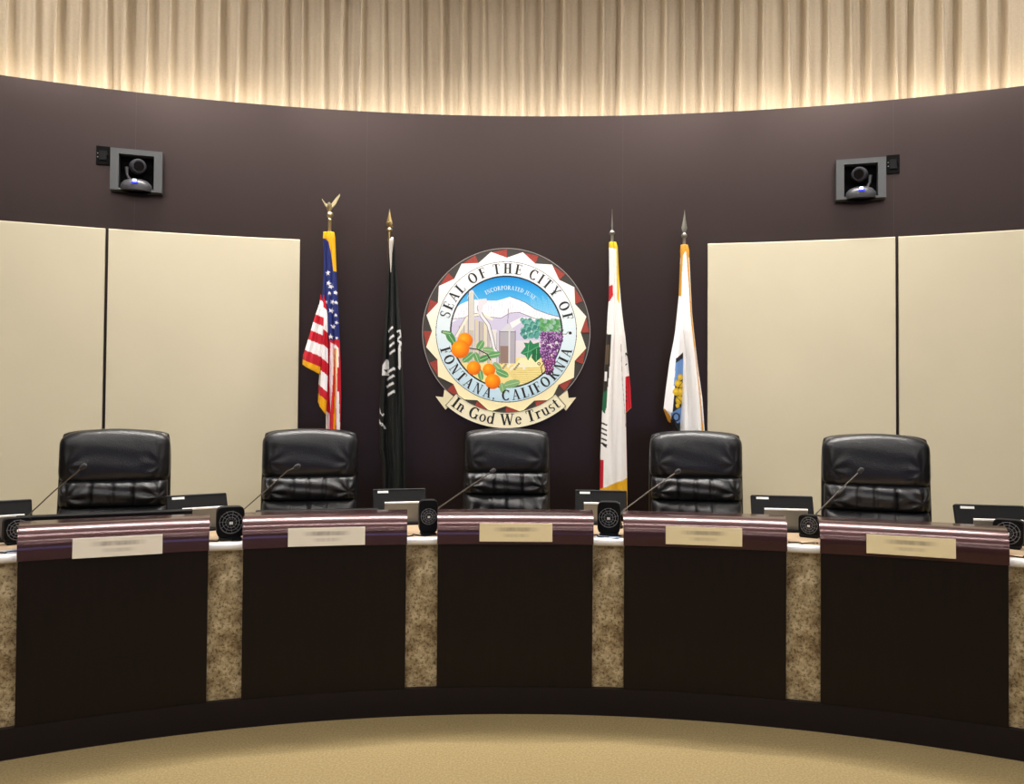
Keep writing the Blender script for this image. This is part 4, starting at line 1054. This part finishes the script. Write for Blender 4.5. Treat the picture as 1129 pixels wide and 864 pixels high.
# ------------------------------------------------------------------ wall cameras
def wall_camera(quad, mirror, label, plq, plab):
    ps = [on_arc(x, y, WR - .07, 0, WY) for x, y in quad]; c = sum(ps, Vector()) / 4; th = math.atan2(c.x, c.y - WY)
    wd = ((ps[1] - ps[0]).length + (ps[2] - ps[3]).length) / 2; hg = ((ps[0] - ps[3]).length + (ps[1] - ps[2]).length) / 2
    t = empty('wall_camera', wpt(th, WR, c.z), -th, label, 'camera', 'robotic cameras on the plum wall')
    m = MB(); b = .075; y0, y1 = -.075, .012
    b2 = .028
    iw, ih = wd * .68, hg * .80; cxo = .0; czo = -.0
    # frame of four bars round a recess
    tz = hg / 2; bz = -hg / 2 + .035; 
    m.box((-(wd / 2 + iw / 2) / 2, (y0 + y1) / 2, 0), ((wd - iw) / 2, y1 - y0, hg)); m.box(((wd / 2 + iw / 2) / 2, (y0 + y1) / 2, 0), ((wd - iw) / 2, y1 - y0, hg))
    m.box((0, (y0 + y1) / 2, tz - .02), (iw, y1 - y0, .04)); m.box((0, (y0 + y1) / 2, -tz + .008), (iw, y1 - y0, .016))
    m.build('housing_frame', GREYB, t)
    MB().box((0, .005, 0), (iw, .012, hg - .02)).build('recess', VOID, t)
    s = iw / 2
    cam = MB(); M0 = Matrix.Translation((0, -.06, -hg / 2 + .012))
    cam.lathe([(s * .86, -.012), (s * .92, .015), (s * .86, .040), (s * .68, .064), (s * .38, .078), (.01, .08)], 32, M=M0 @ Matrix.Diagonal((1, .62, 1, 1)))
    cb = cam.build('camera_base', mat('camera_grey', (62, 62, 66), .35), t, smooth=50)
    y = MB(); sx = -1 if mirror else 1
    y.tube([(-sx * s * .30 * 1, -.07, -hg / 2 + .07), (-sx * s * .52, -.07, -hg / 2 + .12), (-sx * s * .55, -.07, -hg / 2 + .175)], [.014, .010, .014], 10)
    y.build('yoke', MATS['camera_grey'], t, smooth=50)
    h = MB(); hz = -hg / 2 + .185; 
    h.tube([(-sx * s * .1, .0, hz + .01), (0, -.04, hz + .005), (sx * s * .14, -.09, hz - .003), (sx * s * .18, -.115, hz - .008)], [.042, .056, .056, .046], 24)
    hd = h.build('camera_head', MATS['camera_grey'], t, smooth=40)
    l = MB(); l.tube([(sx * s * .18, -.112, hz - .007), (sx * s * .20, -.125, hz - .010)], [.037, .035], 24); l.build('lens', BLACKG, hd, smooth=40)
    MB().box((-.005, -.060 - s * .54, -hg / 2 + .066), (.022, .010, .018)).build('status_light', mat('white_led', (230, 235, 255), .5, emit=3), cb)
    MB().box((-.004, -.060 - s * .57, -hg / 2 + .050), (.044, .010, .012)).build('blue_light', mat('blue_led', (40, 50, 220), .5, emit=1.2), cb)
    qs = [on_arc(x, y_, WR - .012, 0, WY) for x, y_ in plq]; c = sum(qs, Vector()) / 4; th = math.atan2(c.x, c.y - WY)
    o = MB(); ww = (qs[1] - qs[0]).length; hh = (qs[0] - qs[3]).length
    t2 = empty('cable_box', wpt(th, WR, c.z), -th, plab, 'cable box', 'small black boxes beside the wall cameras')
    o.box((0, -.005, 0), (ww, .018, hh), bev=.003); o.build('cover', VOID, t2)
    e = MB(); e.box((0, -.016, 0), (ww * .55, .006, hh * .5), bev=.002); e.tube([(ww * .2, -.018, hh * .2), (ww * .35, -.02, hh * .05), (ww * .45, -.01, -.02)], .003, 6); e.build('socket', BLACK, t2)
    for sz in (-1, 1): MB().tube([(-ww * .38, -.0165, sz * hh * .1), (-ww * .38, -.013, sz * hh * .1)], .004, 8).build('screw', SILVER, t2)
wall_camera(((121.5, 163), (179, 167), (178.5, 213), (121.5, 208)), False, 'grey boxed robotic camera on the plum wall at the upper left', ((106, 160.5), (121, 161.5), (121, 182), (106, 181)), 'small black cable box touching the upper left wall camera')
wall_camera(((922, 175.5), (977, 173.5), (977, 217.5), (922, 220)), True, 'grey boxed robotic camera on the plum wall at the upper right', ((977.5, 171), (992, 170), (992, 191), (977.5, 191.5)), 'small black cable box touching the upper right wall camera')

# ------------------------------------------------------------------ lights
WARM = (255, 250, 244)
GA, GB, G1, G2, GC, GD = 54, 40, 48, 118, 1.5, 2.2
EM = mat('fluorescent_diffuser', (255, 250, 245), .6, emit=GA)
EM2 = mat('rear_fluorescent_diffuser', (255, 250, 245), .6, emit=GB)
FRM = mat('white_fixture', (220, 215, 205), .5)
proto = None
for ri, (y, xs) in enumerate(((2.3, (-5.2, -2.6, 0, 2.6, 5.2)), (-1.0, (-5.2, -2.6, 0, 2.6, 5.2)), (-4.6, (-5.2, -2.6, 0, 2.6, 5.2)))):
    if ri == 1: proto = None
    for x in xs:
        lb = 'long fluorescent ceiling light above the audience floor, out of the picture'
        if proto is None:
            proto = empty('ceiling_light', (x, y, CEIL), 0, lb, 'ceiling light', 'fluorescent ceiling lights')
            MB().box((0, 0, -.02), (2.56, .16, .04)).build('frame', FRM, proto)
            MB().box((0, 0, -.044), (2.52, .09, .01)).build('diffuser', EM2 if ri else EM, proto)
        else: copy_tree(proto, (x, y, CEIL), 0, lb)
def lamp(kind, name, loc, energy, color=WARM, size=.1, size_y=None, aim=None, angle=None, blend=.5):
    l = bpy.data.lights.new(name, kind); l.energy = energy; l.color = lin(color)
    o = bpy.data.objects.new(name, l); COL.objects.link(o); o.location = loc
    if kind == 'AREA':
        l.size = size
        if size_y: l.shape = 'RECTANGLE'; l.size_y = size_y
    if kind == 'SPOT': l.spot_size = angle; l.spot_blend = blend; l.shadow_soft_size = size
    if aim is not None: o.rotation_euler = (Vector(aim) - Vector(loc)).to_track_quat('-Z', 'Y').to_euler()
    return o
# downlights over the dais
dl = None
for off, en, ths in ((1.08, G1, np.linspace(-.45, .45, 9)), (1.5, G2, np.linspace(-.5, .5, 15))):
    for th in ths:
        p = dpt(th, DR + off, CEIL)
        lb = 'round recessed downlight above the chairs, out of the picture' if off < 1.5 else 'round recessed downlight close to the curtain, out of the picture'
        gr = 'round downlights above the chairs' if off < 1.5 else 'round downlights close to the curtain'
        if dl is None:
            dl = empty('downlight', p, 0, lb, 'downlight', gr)
            MB().lathe([(.11, 0), (.11, -.015), (.085, -.02), (.08, -.004)], 28).build('trim_ring', FRM, dl, smooth=40)
        else: copy_tree(dl, p, 0, lb, gr)
        lamp('SPOT', 'downlight_lamp', p + Vector((0, 0, -.03)), en, size=.05, aim=p + Vector((0, 0, -1)), angle=radians(105 if off < 1.5 else 62), blend=.45)
tp = None  # unseen spots added to brighten the curtain from the front
for th, en, zt in ((-.52, 120, 4.85), (-.41, 120, 4.85), (-.30, 110, 4.8), (-.19, 80, 4.3), (-.07, 82, 4.25), (.07, 82, 4.25), (.19, 80, 4.3), (.30, 110, 4.8), (.41, 120, 4.85), (.52, 120, 4.85)):
    tt = th
    th = th + (.16 if th > 0 else -.16)
    p = wpt(th, WR - 2.6, CEIL - .22); tgt = wpt(tt, WR + .25, zt)
    lb = 'small unseen spotlight added to light the curtain, out of the picture'
    if tp is None:
        tp = empty('added_curtain_spot', p, 0, lb, 'spotlight', 'spotlights added to light the curtain')
        MB().tube([(0, -.09, .02), (0, 0, 0)], .045, 16).build('can', FRM, tp, smooth=50)
        MB().tube([(0, -.05, .04), (0, -.05, .22)], .012, 8).build('stem', FRM, tp)
    else: copy_tree(tp, p, -th, lb)
    lamp('SPOT', 'curtain_fill_lamp', p + (tgt - p).normalized() * .06, en, size=.04, aim=tgt, angle=radians(46), blend=1.0)
# cove light strips behind the top of the plum wall
for i in range(-9, 10):
    th = i * .055
    p = wpt(th, WR + .10, ZT - .10); q = wpt(th, WR + .24, ZT + .45)
    o = lamp('AREA', 'cove_lamp', p, GC if abs(i) < 4 else GD, (255, 240, 216), size=.50, size_y=.03, aim=q)
    d = (q - p).normalized(); xax = Vector((cos(th), -sin(th), 0)); zax = -d; yax = zax.cross(xax).normalized()
    M = Matrix((xax, yax, zax)).transposed().to_4x4(); M.translation = p; o.matrix_world = M
W = bpy.data.worlds.new('World'); SC.world = W; W.use_nodes = True
W.node_tree.nodes['Background'].inputs[0].default_value = (1, .9, .8, 1); W.node_tree.nodes['Background'].inputs[1].default_value = .05

# ------------------------------------------------------------------ camera
cd = bpy.data.cameras.new('camera'); co = bpy.data.objects.new('camera', cd); COL.objects.link(co)
cd.sensor_fit = 'HORIZONTAL'; cd.sensor_width = 36; cd.lens = 36 * F / 1129; cd.clip_start = .05
M = Matrix.Rotation(-YAW, 4, 'Z') @ Matrix.Rotation(pi / 2 + PITCH, 4, 'X') @ Matrix.Rotation(-ROLL, 4, 'Z')
M.translation = Vector(CAM); co.matrix_world = M
SC.camera = co
SC.view_settings.view_transform = 'Standard'; SC.view_settings.look = 'None'; SC.view_settings.gamma = 1; SC.view_settings.exposure = .34
try: SC.view_settings.use_curve_mapping = False
except Exception: pass
